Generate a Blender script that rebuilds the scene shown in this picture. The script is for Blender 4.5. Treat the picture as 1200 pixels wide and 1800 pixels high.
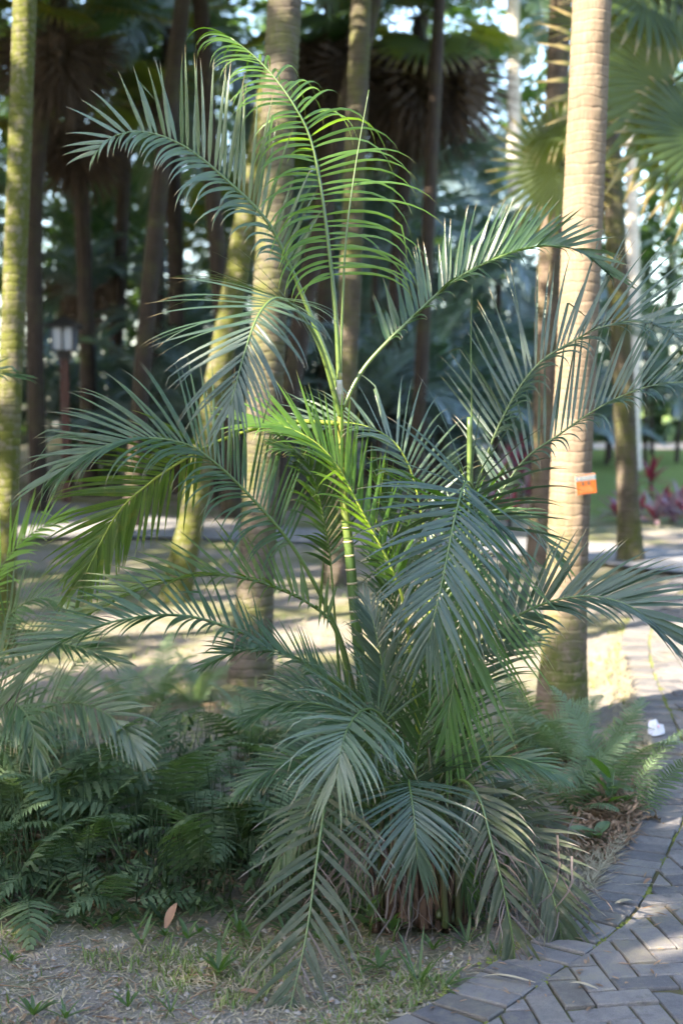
import bpy, math, random
import numpy as np
from mathutils import Vector, Matrix, noise

for o in list(bpy.data.objects):
    bpy.data.objects.remove(o, do_unlink=True)
R = math.radians
scene = bpy.context.scene
col = scene.collection
random.seed(7)

# ------------------------------------------------------------------ camera
CAM = Vector((0.0, 0.0, 1.6))
PITCH = math.atan(210 / 2500)
cam_d = bpy.data.cameras.new('camera')
cam = bpy.data.objects.new('camera', cam_d)
col.objects.link(cam)
cam.location = CAM
cam.rotation_euler = (R(90) - PITCH, 0, 0)
cam_d.sensor_fit = 'VERTICAL'
cam_d.sensor_height = 36.0
cam_d.sensor_width = 24.0
cam_d.lens = 50.0
cam_d.clip_start = 0.05
cam_d.clip_end = 600.0
cam_d.dof.use_dof = True
cam_d.dof.focus_distance = 4.2
cam_d.dof.aperture_fstop = 2.4
cam_d.dof.aperture_blades = 0
scene.camera = cam

# ------------------------------------------------------------------ sky, sun, exposure
SUN_AZ, SUN_EL = math.atan2(-0.81, -0.59), R(37)
SUN = Vector((math.sin(SUN_AZ) * math.cos(SUN_EL), math.cos(SUN_AZ) * math.cos(SUN_EL), math.sin(SUN_EL)))
world = bpy.data.worlds.new('World')
scene.world = world
world.use_nodes = True
wn = world.node_tree
sky = wn.nodes.new('ShaderNodeTexSky')
sky.sky_type = 'NISHITA'
sky.sun_disc = False
sky.sun_elevation = SUN_EL
sky.sun_rotation = SUN_AZ
sky.air_density = 1.0
sky.dust_density = 1.8
bgn = wn.nodes['Background']
wn.links.new(sky.outputs[0], bgn.inputs[0])
bgn.inputs[1].default_value = 0.15
sl = bpy.data.lights.new('sun', 'SUN')
sl.energy = 4.8
sl.angle = R(0.55)
sl.color = (1.0, 0.88, 0.70)
sun_o = bpy.data.objects.new('sun', sl)
col.objects.link(sun_o)
sun_o.rotation_euler = SUN.to_track_quat('Z', 'Y').to_euler()
scene.view_settings.view_transform = 'Standard'
scene.view_settings.look = 'None'
scene.view_settings.gamma = 1.0
scene.view_settings.use_curve_mapping = False
scene.view_settings.exposure = 2.9
scene.render.engine = 'CYCLES'
scene.cycles.max_bounces = 5
scene.cycles.use_adaptive_sampling = True
scene.cycles.adaptive_threshold = 0.02
scene.cycles.diffuse_bounces = 3
scene.cycles.glossy_bounces = 2
scene.cycles.transmission_bounces = 4
scene.cycles.transparent_max_bounces = 4
scene.cycles.caustics_reflective = False
scene.cycles.caustics_refractive = False
scene.cycles.use_denoising = True
scene.cycles.sample_clamp_indirect = 6.0

# ------------------------------------------------------------------ helpers
FWD = Vector((0, math.cos(PITCH), -math.sin(PITCH)))
UPV = Vector((0, math.sin(PITCH), math.cos(PITCH)))
RGT = Vector((1, 0, 0))


def ray(px, py):
    return FWD + RGT * ((px - 600) / 2500) + UPV * ((900 - py) / 2500)


def at(px, py, Y):
    d = ray(px, py)
    return CAM + d * (Y / d.y)


def gnd(px, py, z=0.0):
    d = ray(px, py)
    return CAM + d * ((z - CAM.z) / d.z)


class MB:
    def __init__(self):
        self.v, self.f, self.uv, self.mi = [], [], [], []

    def vert(self, p, uv=(0, 0)):
        self.v.append((p[0], p[1], p[2]))
        self.uv.append(uv)
        return len(self.v) - 1

    def face(self, idx, m=0):
        self.f.append(tuple(idx))
        self.mi.append(m)

    def mesh(self, name, mats, smooth=True):
        me = bpy.data.meshes.new(name)
        me.from_pydata(self.v, [], self.f)
        ul = me.uv_layers.new(name='UVMap')
        n = len(me.loops)
        vi = np.empty(n, dtype=np.int32)
        me.loops.foreach_get('vertex_index', vi)
        ul.data.foreach_set('uv', np.asarray(self.uv, dtype=np.float32)[vi].ravel())
        if not isinstance(mats, (list, tuple)):
            mats = [mats]
        for m in mats:
            me.materials.append(m)
        if len(mats) > 1:
            me.polygons.foreach_set('material_index', np.asarray(self.mi, dtype=np.int32))
        me.polygons.foreach_set('use_smooth', np.full(len(me.polygons), smooth))
        me.update()
        return me

    def build(self, name, mats, parent=None, smooth=True):
        return link(name, self.mesh(name, mats, smooth), parent)

    def tube(self, pts, rad, sides=6, m=0, cap=True):
        n = len(pts)
        rings = []
        ref = None
        ln = 0.0
        for i, p in enumerate(pts):
            t = (pts[min(i + 1, n - 1)] - pts[max(i - 1, 0)]).normalized()
            if ref is None:
                ref = Vector((1, 0, 0)) if abs(t.x) < .8 else Vector((0, 1, 0))
            a = (ref - t * ref.dot(t)).normalized()
            ref = a
            b = t.cross(a)
            if i:
                ln += (p - pts[i - 1]).length
            r = rad[i] if hasattr(rad, '__len__') else rad
            rings.append([self.vert(p + (a * math.cos(k * 2 * math.pi / sides) + b * math.sin(k * 2 * math.pi / sides)) * r,
                                    (k / sides, ln)) for k in range(sides)])
        for i in range(n - 1):
            for k in range(sides):
                k2 = (k + 1) % sides
                self.face((rings[i][k], rings[i][k2], rings[i + 1][k2], rings[i + 1][k]), m)
        if cap:
            self.face(rings[0][::-1], m)
            self.face(rings[-1], m)

    def box(self, c, s, rot=None, m=0):
        c = Vector(c)
        idx = []
        for z in (-1, 1):
            for y in (-1, 1):
                for x in (-1, 1):
                    p = Vector((x * s[0] / 2, y * s[1] / 2, z * s[2] / 2))
                    if rot is not None:
                        p = rot @ p
                    idx.append(self.vert(c + p, ((x + 1) / 2, (z + 1) / 2)))
        for q in ((0, 2, 3, 1), (4, 5, 7, 6), (0, 1, 5, 4), (2, 6, 7, 3), (0, 4, 6, 2), (1, 3, 7, 5)):
            self.face([idx[k] for k in q], m)

    def blade(self, pts, wv, widths, fold=0.0, m=0):
        """strip leaf: pts along the midrib, wv = width vectors, folded along the midrib"""
        n = len(pts)
        prev = None
        for i in range(n):
            t = (pts[min(i + 1, n - 1)] - pts[max(i - 1, 0)]).normalized()
            W = wv[i]
            w = widths[i] * 0.5
            v = i / (n - 1)
            if i == n - 1:
                cur = (self.vert(pts[i], (0.5, 1.0)),)
            else:
                nn = t.cross(W).normalized()
                a = self.vert(pts[i] - W * w - nn * (fold * w), (0.0, v))
                b = self.vert(pts[i], (0.5, v))
                c = self.vert(pts[i] + W * w - nn * (fold * w), (1.0, v))
                cur = (a, b, c)
            if prev is not None:
                if len(cur) == 3:
                    self.face((prev[0], prev[1], cur[1], cur[0]), m)
                    self.face((prev[1], prev[2], cur[2], cur[1]), m)
                else:
                    self.face((prev[0], prev[1], cur[0]), m)
                    self.face((prev[1], prev[2], cur[0]), m)
            prev = cur


def link(name, data, parent=None):
    o = bpy.data.objects.new(name, data)
    col.objects.link(o)
    if parent is not None:
        o.parent = parent
    return o


def tag(o, label=None, cat=None, group=None, kind=None):
    if label:
        o['label'] = label
    if cat:
        o['category'] = cat
    if group:
        o['group'] = group
    if kind:
        o['kind'] = kind
    return o


def empty(name, loc, label=None, cat=None, group=None, rz=0.0):
    o = bpy.data.objects.new(name, None)
    o.empty_display_size = 0.1
    col.objects.link(o)
    o.location = loc
    o.rotation_euler = (0, 0, rz)
    return tag(o, label, cat, group)


def catmull(P, n):
    P = [Vector(p) for p in P]
    Q = [P[0] * 2 - P[1]] + P + [P[-1] * 2 - P[-2]]
    out = []
    for i in range(1, len(Q) - 2):
        for k in range(16):
            t = k / 16
            a, b, c, d = Q[i - 1], Q[i], Q[i + 1], Q[i + 2]
            out.append(0.5 * ((2 * b) + (c - a) * t + (2 * a - 5 * b + 4 * c - d) * t * t + (3 * b - a - 3 * c + d) * t ** 3))
    out.append(P[-1])
    s = [0.0]
    for i in range(1, len(out)):
        s.append(s[-1] + (out[i] - out[i - 1]).length)
    res = []
    j = 0
    for k in range(n):
        d = s[-1] * k / (n - 1)
        while j < len(s) - 2 and s[j + 1] < d:
            j += 1
        u = (d - s[j]) / max(1e-9, s[j + 1] - s[j])
        res.append(out[j].lerp(out[j + 1], min(1, u)))
    return res, s[-1]


# ------------------------------------------------------------------ materials
def newmat(name):
    m = bpy.data.materials.new(name)
    m.use_nodes = True
    nt = m.node_tree
    nt.nodes.clear()
    return m, nt, nt.nodes, nt.links


def N(nt, typ, **kw):
    n = nt.nodes.new(typ)
    for k, v in kw.items():
        if k.startswith('i_'):
            key = k[2:]
            key = int(key) if key.isdigit() else key
            n.inputs[key].default_value = v
        else:
            setattr(n, k, v)
    return n


def c4(c):
    return (c[0], c[1], c[2], 1.0)


def ramp(nt, fac, stops):
    r = nt.nodes.new('ShaderNodeValToRGB')
    e = r.color_ramp.elements
    while len(e) < len(stops):
        e.new(0.5)
    for k, (p, c) in enumerate(stops):
        e[k].position = p
        e[k].color = c4(c) if hasattr(c, '__len__') else (c, c, c, 1)
    nt.links.new(fac, r.inputs[0])
    return r.outputs[0]


def mix(nt, fac, a, b, blend='MIX'):
    n = nt.nodes.new('ShaderNodeMix')
    n.data_type = 'RGBA'
    n.blend_type = blend
    for sock, v in ((n.inputs[0], fac), (n.inputs[6], a), (n.inputs[7], b)):
        if hasattr(v, 'is_linked') or isinstance(v, bpy.types.NodeSocket):
            nt.links.new(v, sock)
        elif hasattr(v, '__len__'):
            sock.default_value = c4(v)
        else:
            sock.default_value = v
    return n.outputs[2]


def noise_tex(nt, scale, detail=4, rough=0.6, coord='Object', vec=None):
    n = N(nt, 'ShaderNodeTexNoise')
    n.inputs['Scale'].default_value = scale
    n.inputs['Detail'].default_value = detail
    n.inputs['Roughness'].default_value = rough
    if vec is None:
        tc = N(nt, 'ShaderNodeTexCoord')
        vec = tc.outputs[coord]
    nt.links.new(vec, n.inputs['Vector'])
    return n.outputs[0]


def leaf_mat(name, c1, c2, rough=0.38, tcol=(0.25, 0.45, 0.04), tw=0.3, tip=(0.17, 0.12, 0.055), tip_at=0.885,
             rib=None, spec=0.5, blotch=None):
    m, nt, nd, lk = newmat(name)
    geo = N(nt, 'ShaderNodeNewGeometry')
    oi = N(nt, 'ShaderNodeObjectInfo')
    ad = N(nt, 'ShaderNodeMath', operation='ADD')
    lk.new(geo.outputs['Random Per Island'], ad.inputs[0])
    lk.new(oi.outputs['Random'], ad.inputs[1])
    fr = N(nt, 'ShaderNodeMath', operation='FRACT')
    lk.new(ad.outputs[0], fr.inputs[0])
    base = mix(nt, fr.outputs[0], c1, c2)
    uv = N(nt, 'ShaderNodeUVMap')
    sp = N(nt, 'ShaderNodeSeparateXYZ')
    lk.new(uv.outputs[0], sp.inputs[0])
    # lengthwise veins
    w = N(nt, 'ShaderNodeTexWave', wave_type='BANDS', bands_direction='X')
    w.inputs['Scale'].default_value = 5.0
    w.inputs['Distortion'].default_value = 0.6
    lk.new(uv.outputs[0], w.inputs[0])
    base = mix(nt, 0.10, base, w.outputs[0], 'OVERLAY')
    nz = noise_tex(nt, 14.0, 3)
    base = mix(nt, 0.45, base, ramp(nt, nz, [(0.3, (.35, .35, .35)), (0.7, (.7, .7, .7))]), 'OVERLAY')
    if blotch:
        nb = noise_tex(nt, 30.0, 3)
        base = mix(nt, ramp(nt, nb, [(0.55, 0.0), (0.72, 0.8)]), base, blotch)
    if rib:
        rb = N(nt, 'ShaderNodeMath', operation='COMPARE')
        lk.new(sp.outputs[0], rb.inputs[0])
        rb.inputs[1].default_value = 0.5
        rb.inputs[2].default_value = 0.07
        base = mix(nt, rb.outputs[0], base, rib)
    if tip:
        tv = N(nt, 'ShaderNodeMath', operation='MULTIPLY_ADD')
        lk.new(nz, tv.inputs[0])
        tv.inputs[1].default_value = 0.16
        lk.new(sp.outputs[1], tv.inputs[2])
        base = mix(nt, ramp(nt, tv.outputs[0], [(tip_at + 0.03, 0.0), (min(1.0, tip_at + 0.12), 0.85)]), base, tip)
    p = N(nt, 'ShaderNodeBsdfPrincipled')
    lk.new(base, p.inputs['Base Color'])
    p.inputs['Roughness'].default_value = rough
    p.inputs['Specular IOR Level'].default_value = spec
    bp = N(nt, 'ShaderNodeBump')
    bp.inputs['Strength'].default_value = 0.25
    bp.inputs['Distance'].default_value = 0.002
    lk.new(w.outputs[0], bp.inputs['Height'])
    lk.new(bp.outputs[0], p.inputs['Normal'])
    out = N(nt, 'ShaderNodeOutputMaterial')
    if tw > 0:
        t = N(nt, 'ShaderNodeBsdfTranslucent')
        tc_ = mix(nt, fr.outputs[0], tcol, [x * .75 for x in tcol])
        lk.new(tc_, t.inputs[0])
        mx = N(nt, 'ShaderNodeMixShader')
        mx.inputs[0].default_value = tw
        lk.new(p.outputs[0], mx.inputs[1])
        lk.new(t.outputs[0], mx.inputs[2])
        lk.new(mx.outputs[0], out.inputs[0])
    else:
        lk.new(p.outputs[0], out.inputs[0])
    return m


def plain_mat(name, col1, rough=0.6, col2=None, scale=20.0, bump=0.0, spec=0.4, emit=None, detail=4, metal=0):
    m, nt, nd, lk = newmat(name)
    p = N(nt, 'ShaderNodeBsdfPrincipled')
    p.inputs['Roughness'].default_value = rough
    p.inputs['Specular IOR Level'].default_value = spec
    p.inputs['Metallic'].default_value = metal
    nz = noise_tex(nt, scale, detail)
    c = mix(nt, ramp(nt, nz, [(0.35, 0.0), (0.65, 1.0)]), col1, col2 or [x * .7 for x in col1])
    lk.new(c, p.inputs['Base Color'])
    if bump:
        bp = N(nt, 'ShaderNodeBump')
        bp.inputs['Strength'].default_value = bump
        bp.inputs['Distance'].default_value = 0.01
        lk.new(nz, bp.inputs['Height'])
        lk.new(bp.outputs[0], p.inputs['Normal'])
    out = N(nt, 'ShaderNodeOutputMaterial')
    lk.new(p.outputs[0], out.inputs[0])
    return m


def trunk_mat(name, c1, c2, moss, moss_amt=0.5, ring=0.055, patch=None, dark=(0.05, 0.04, 0.03), moss_low=0.0, rd=0.35, bump=0.7):
    m, nt, nd, lk = newmat(name)
    tc = N(nt, 'ShaderNodeTexCoord')
    uv = N(nt, 'ShaderNodeUVMap')
    sp = N(nt, 'ShaderNodeSeparateXYZ')
    lk.new(uv.outputs[0], sp.inputs[0])
    n1 = noise_tex(nt, 9.0, 6, 0.65, vec=tc.outputs['Object'])
    base = mix(nt, ramp(nt, n1, [(0.3, 0.0), (0.7, 1.0)]), c1, c2)
    # ring scars
    wob = N(nt, 'ShaderNodeMath', operation='MULTIPLY_ADD')
    lk.new(noise_tex(nt, 7.0, 3, vec=tc.outputs['Object']), wob.inputs[0])
    wob.inputs[1].default_value = 0.06
    lk.new(sp.outputs[1], wob.inputs[2])
    dv = N(nt, 'ShaderNodeMath', operation='DIVIDE')
    lk.new(wob.outputs[0], dv.inputs[0])
    dv.inputs[1].default_value = ring
    fr = N(nt, 'ShaderNodeMath', operation='FRACT')
    lk.new(dv.outputs[0], fr.inputs[0])
    rg = ramp(nt, fr.outputs[0], [(0.0, 0.25), (0.1, 0.9), (0.75, 1.0), (0.95, 0.1)])
    base = mix(nt, ramp(nt, rg, [(0.1, rd), (0.9, 0.0)]), base, dark)
    # fine vertical fibre
    mp = N(nt, 'ShaderNodeMapping')
    mp.inputs['Scale'].default_value = (1, 1, 0.08)
    lk.new(tc.outputs['Object'], mp.inputs[0])
    nf = noise_tex(nt, 120.0, 3, vec=mp.outputs[0])
    base = mix(nt, 0.5, base, ramp(nt, nf, [(0.3, (.3, .3, .3)), (0.7, (.7, .7, .7))]), 'OVERLAY')
    mp2 = N(nt, 'ShaderNodeMapping')
    mp2.inputs['Scale'].default_value = (1, 1, 0.3)
    lk.new(tc.outputs['Object'], mp2.inputs[0])
    ns_ = noise_tex(nt, 6.5, 6, 0.75, vec=mp2.outputs[0])
    base = mix(nt, ramp(nt, ns_, [(0.5, 0.0), (0.68, 0.5)]), base, [x * .45 for x in c2])
    nl_ = noise_tex(nt, 34.0, 3, 0.6, vec=tc.outputs['Object'])
    base = mix(nt, ramp(nt, nl_, [(0.66, 0.0), (0.72, 0.45)]), base, [min(1, x * 1.5) for x in c1])
    if patch:
        n3 = noise_tex(nt, 5.0, 5, 0.7, vec=tc.outputs['Object'])
        low = N(nt, 'ShaderNodeMapRange')
        low.inputs['From Min'].default_value = 0.5
        low.inputs['From Max'].default_value = 1.3
        low.inputs['To Min'].default_value = 1.0
        low.inputs['To Max'].default_value = 0.0
        lk.new(sp.outputs[1], low.inputs[0])
        mm = N(nt, 'ShaderNodeMath', operation='MULTIPLY')
        lk.new(ramp(nt, n3, [(0.47, 0.0), (0.53, 0.85)]), mm.inputs[0])
        lk.new(low.outputs[0], mm.inputs[1])
        base = mix(nt, mm.outputs[0], base, patch)
    n2 = noise_tex(nt, 3.3, 6, 0.7, vec=tc.outputs['Object'])
    lo = 0.75 - 0.5 * moss_amt
    mf = ramp(nt, n2, [(lo - 0.1, 0.0), (lo + 0.12, 0.9)])
    if moss_low > 0:
        lw = N(nt, 'ShaderNodeMapRange')
        lw.inputs['From Min'].default_value = moss_low
        lw.inputs['From Max'].default_value = moss_low + 0.5
        lw.inputs['To Min'].default_value = 1.0
        lw.inputs['To Max'].default_value = 0.12
        lk.new(sp.outputs[1], lw.inputs[0])
        ml = N(nt, 'ShaderNodeMath', operation='MULTIPLY')
        lk.new(mf, ml.inputs[0])
        lk.new(lw.outputs[0], ml.inputs[1])
        mf = ml.outputs[0]
    nm = noise_tex(nt, 60.0, 3, vec=tc.outputs['Object'])
    mc = mix(nt, nm, moss, [x * .55 for x in moss])
    mc = mix(nt, ramp(nt, noise_tex(nt, 22.0, 4, 0.7, vec=tc.outputs['Object']), [(0.5, 0.0), (0.62, 0.75)]), mc, [(x + 0.02) * .9 for x in c1])
    base = mix(nt, mf, base, mc)
    p = N(nt, 'ShaderNodeBsdfPrincipled')
    lk.new(base, p.inputs['Base Color'])
    p.inputs['Roughness'].default_value = 0.9
    p.inputs['Specular IOR Level'].default_value = 0.15
    hs = N(nt, 'ShaderNodeMath', operation='MULTIPLY_ADD')
    lk.new(n1, hs.inputs[0])
    hs.inputs[1].default_value = 1.5
    lk.new(rg, hs.inputs[2])
    bp = N(nt, 'ShaderNodeBump')
    bp.inputs['Strength'].default_value = bump
    bp.inputs['Distance'].default_value = 0.01
    lk.new(hs.outputs[0], bp.inputs['Height'])
    lk.new(bp.outputs[0], p.inputs['Normal'])
    out = N(nt, 'ShaderNodeOutputMaterial')
    lk.new(p.outputs[0], out.inputs[0])
    return m


M = {}
M['leaf'] = leaf_mat('areca_leaf', (0.020, 0.048, 0.013), (0.036, 0.072, 0.020), 0.28, (0.16, 0.34, 0.02), 0.15, spec=0.6)
M['leaf_blue'] = leaf_mat('areca_leaf_waxy', (0.023, 0.046, 0.026), (0.036, 0.062, 0.036), 0.31, (0.15, 0.30, 0.03), 0.10, spec=0.65)
M['leaf_mid'] = leaf_mat('areca_leaf_mid', (0.030, 0.076, 0.013), (0.048, 0.105, 0.018), 0.32, (0.22, 0.46, 0.02), 0.26, spec=0.55)
M['leaf_fresh'] = leaf_mat('areca_leaf_fresh', (0.055, 0.12, 0.015), (0.080, 0.155, 0.02), 0.34, (0.36, 0.64, 0.02), 0.40, spec=0.6)
M['leaf_pale'] = leaf_mat('areca_leaf_pale', (0.048, 0.078, 0.038), (0.076, 0.110, 0.056), 0.27, (0.22, 0.42, 0.04), 0.16, spec=0.9)
M['leaf_old'] = leaf_mat('areca_leaf_old', (0.026, 0.040, 0.018), (0.052, 0.062, 0.034), 0.42, (0.24, 0.32, 0.04), 0.18, spec=0.4,
                         tip=(0.20, 0.16, 0.14), tip_at=0.86, blotch=(0.16, 0.14, 0.09))
M['leaf_spot'] = leaf_mat('areca_leaf_spotted', (0.036, 0.068, 0.015), (0.055, 0.095, 0.02), 0.36, (0.26, 0.42, 0.02), 0.3,
                          blotch=(0.20, 0.18, 0.03), rib=(0.10, 0.13, 0.03))
M['leaf_dry'] = leaf_mat('areca_leaf_dry', (0.085, 0.066, 0.060), (0.17, 0.14, 0.13), 0.8, (0.3, 0.22, 0.15), 0.15, tip=None, spec=0.2)
M['rachis'] = plain_mat('rachis_green', (0.060, 0.105, 0.02), 0.36, (0.085, 0.125, 0.028), 8, spec=.7)
M['rachis_dark'] = plain_mat('rachis_shaded', (0.045, 0.065, 0.018), 0.45, (0.06, 0.05, 0.025), 8)  # darker copy of the green rachis, clump-foot shade put into its colour
M['rachis_yel'] = plain_mat('rachis_yellow', (0.26, 0.30, 0.04), 0.38, (0.20, 0.26, 0.04), 6)
M['rachis_dry'] = plain_mat('rachis_dry', (0.22, 0.15, 0.09), 0.8, (0.12, 0.08, 0.05), 12)
M['bgleaf'] = leaf_mat('background_leaf', (0.020, 0.040, 0.021), (0.042, 0.070, 0.036), 0.42, (0.18, 0.34, 0.04), 0.22, tip=None, spec=0.5)
M['bgleaf_blue'] = leaf_mat('understory_leaf', (0.06, 0.098, 0.095), (0.14, 0.185, 0.185), 0.36, (0.16, 0.32, 0.06), 0.15, tip=None, spec=1.0)  # sky reflection on the waxy leaves put into the blue-grey base
M['fanleaf'] = leaf_mat('fan_leaf', (0.028, 0.052, 0.014), (0.050, 0.080, 0.02), 0.42, (0.36, 0.36, 0.02), 0.36, tip=(0.3, 0.22, 0.10), tip_at=0.8)
M['deadfan'] = leaf_mat('dead_fan_leaf', (0.052, 0.038, 0.031), (0.105, 0.08, 0.064), 0.85, (0.2, 0.12, 0.06), 0.1, tip=None, spec=0.15)
M['fern'] = leaf_mat('fern_leaf', (0.030, 0.056, 0.024), (0.105, 0.142, 0.074), 0.55, (0.18, 0.32, 0.05), 0.22, tip=None, spec=0.25)
M['fern_light'] = leaf_mat('fern_leaf_light', (0.075, 0.12, 0.060), (0.12, 0.175, 0.09), 0.5, (0.28, 0.44, 0.10), 0.28, tip=None)
M['fern_brown'] = leaf_mat('fern_leaf_brown', (0.19, 0.14, 0.09), (0.12, 0.085, 0.055), 0.8, (0.25, 0.16, 0.06), 0.15, tip=None, spec=0.15)
M['under'] = leaf_mat('undergrowth_leaf', (0.018, 0.034, 0.013), (0.055, 0.085, 0.034), 0.6, (0.12, 0.22, 0.03), 0.15, tip=None, spec=0.2)
M['weed'] = leaf_mat('weed_leaf', (0.032, 0.064, 0.020), (0.058, 0.098, 0.032), 0.42, (0.26, 0.48, 0.04), 0.3, tip=None)
M['grass'] = leaf_mat('grass_blade', (0.09, 0.14, 0.035), (0.17, 0.20, 0.07), 0.55, (0.30, 0.42, 0.06), 0.3, tip=(0.3, 0.25, 0.14), tip_at=0.7)
M['straw'] = leaf_mat('straw', (0.30, 0.25, 0.17), (0.42, 0.36, 0.25), 0.8, (0.4, 0.32, 0.18), 0.2, tip=None, spec=0.15)
M['litter'] = leaf_mat('brown_litter', (0.16, 0.10, 0.065), (0.30, 0.20, 0.13), 0.8, (0.3, 0.17, 0.06), 0.12, tip=None, spec=0.15)
M['red'] = leaf_mat('cordyline_red', (0.15, 0.012, 0.025), (0.06, 0.02, 0.03), 0.4, (0.5, 0.05, 0.08), 0.3, tip=None)
M['pink'] = leaf_mat('cordyline_dusky', (0.16, 0.11, 0.13), (0.26, 0.20, 0.22), 0.4, (0.4, 0.15, 0.2), 0.25, tip=None)
M['culm'] = None
M['fibre'] = plain_mat('dead_sheath', (0.10, 0.062, 0.042), 0.9, (0.045, 0.028, 0.02), 30, 0.6, 0.1)


def ground_mat():
    m, nt, nd, lk = newmat('ground_soil')
    tc = N(nt, 'ShaderNodeTexCoord')
    V = tc.outputs['Object']
    n1 = noise_tex(nt, 0.9, 6, 0.65, vec=V)
    n2 = noise_tex(nt, 6.0, 6, 0.7, vec=V)
    n3 = noise_tex(nt, 55.0, 5, 0.7, vec=V)
    n4 = noise_tex(nt, 220.0, 2, 0.6, vec=V)
    soil = mix(nt, ramp(nt, n2, [(0.3, 0.0), (0.7, 1.0)]), (0.235, 0.20, 0.175), (0.37, 0.33, 0.29))
    soil = mix(nt, 0.7, soil, ramp(nt, n3, [(0.25, (.2, .2, .2)), (0.75, (.8, .8, .8))]), 'OVERLAY')
    soil = mix(nt, ramp(nt, n4, [(0.62, 0.0), (0.75, 0.5)]), soil, (0.42, 0.38, 0.33))
    straw = mix(nt, n3, (0.27, 0.24, 0.13), (0.17, 0.165, 0.075))
    soil = mix(nt, ramp(nt, n1, [(0.45, 0.0), (0.6, 0.75)]), soil, straw)
    green = mix(nt, n3, (0.075, 0.11, 0.03), (0.16, 0.18, 0.06))
    gmask = mix(nt, 0.5, n1, n2)
    soil = mix(nt, ramp(nt, gmask, [(0.47, 0.0), (0.56, 0.6)]), soil, green)
    # far lawn is greener: a grassed area beyond the far path, on the right
    sp = N(nt, 'ShaderNodeSeparateXYZ')
    lk.new(V, sp.inputs[0])
    a = N(nt, 'ShaderNodeMapRange')
    a.inputs['From Min'].default_value = 16.0
    a.inputs['From Max'].default_value = 19.0
    lk.new(sp.outputs[1], a.inputs[0])
    b = N(nt, 'ShaderNodeMapRange')
    b.inputs['From Min'].default_value = 1.5
    b.inputs['From Max'].default_value = 3.5
    lk.new(sp.outputs[0], b.inputs[0])
    ab = N(nt, 'ShaderNodeMath', operation='MULTIPLY')
    lk.new(a.outputs[0], ab.inputs[0])
    lk.new(b.outputs[0], ab.inputs[1])
    soil = mix(nt, ab.outputs[0], soil, mix(nt, n2, (0.10, 0.17, 0.035), (0.19, 0.23, 0.07)))
    p = N(nt, 'ShaderNodeBsdfPrincipled')
    lk.new(soil, p.inputs['Base Color'])
    p.inputs['Roughness'].default_value = 0.95
    p.inputs['Specular IOR Level'].default_value = 0.1
    h = N(nt, 'ShaderNodeMath', operation='ADD')
    lk.new(n3, h.inputs[0])
    lk.new(n4, h.inputs[1])
    bp = N(nt, 'ShaderNodeBump')
    bp.inputs['Strength'].default_value = 0.9
    bp.inputs['Distance'].default_value = 0.02
    lk.new(h.outputs[0], bp.inputs['Height'])
    lk.new(bp.outputs[0], p.inputs['Normal'])
    out = N(nt, 'ShaderNodeOutputMaterial')
    lk.new(p.outputs[0], out.inputs[0])
    return m


def paver_mat():
    m, nt, nd, lk = newmat('paver_concrete')
    oi = N(nt, 'ShaderNodeObjectInfo')
    geo = N(nt, 'ShaderNodeNewGeometry')
    ad = N(nt, 'ShaderNodeMath', operation='ADD')
    lk.new(geo.outputs['Random Per Island'], ad.inputs[0])
    lk.new(oi.outputs['Random'], ad.inputs[1])
    fr = N(nt, 'ShaderNodeMath', operation='FRACT')
    lk.new(ad.outputs[0], fr.inputs[0])
    V = geo.outputs['Position']
    n1 = noise_tex(nt, 3.0, 5, 0.7, vec=V)
    n2 = noise_tex(nt, 28.0, 6, 0.7, vec=V)
    n3 = noise_tex(nt, 300.0, 2, 0.6, vec=V)
    c = ramp(nt, fr.outputs[0], [(0.0, (0.085, 0.082, 0.090)), (0.4, (0.125, 0.119, 0.123)), (0.75, (0.160, 0.149, 0.147)), (1.0, (0.105, 0.096, 0.089))])
    c = mix(nt, 0.55, c, ramp(nt, n1, [(0.3, (.33, .33, .33)), (0.7, (.68, .67, .64))]), 'OVERLAY')
    c = mix(nt, 0.55, c, ramp(nt, n2, [(0.3, (.3, .3, .3)), (0.7, (.7, .7, .7))]), 'OVERLAY')
    c = mix(nt, 0.35, c, ramp(nt, n3, [(0.3, (.25, .25, .25)), (0.7, (.75, .75, .75))]), 'OVERLAY')
    # thin film of soil and algae in patches
    d = mix(nt, 0.5, n1, n2)
    c = mix(nt, ramp(nt, d, [(0.50, 0.0), (0.62, 0.6)]), c, (0.15, 0.135, 0.085))
    ds = noise_tex(nt, 11.0, 5, 0.75, vec=V)
    c = mix(nt, ramp(nt, ds, [(0.56, 0.0), (0.7, 0.7)]), c, (0.07, 0.066, 0.062))
    p = N(nt, 'ShaderNodeBsdfPrincipled')
    lk.new(c, p.inputs['Base Color'])
    p.inputs['Roughness'].default_value = 0.82
    p.inputs['Specular IOR Level'].default_value = 0.3
    bp = N(nt, 'ShaderNodeBump')
    bp.inputs['Strength'].default_value = 0.5
    bp.inputs['Distance'].default_value = 0.004
    h = N(nt, 'ShaderNodeMath', operation='ADD')
    lk.new(n2, h.inputs[0])
    lk.new(n3, h.inputs[1])
    lk.new(h.outputs[0], bp.inputs['Height'])
    lk.new(bp.outputs[0], p.inputs['Normal'])
    out = N(nt, 'ShaderNodeOutputMaterial')
    lk.new(p.outputs[0], out.inputs[0])
    return m


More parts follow.
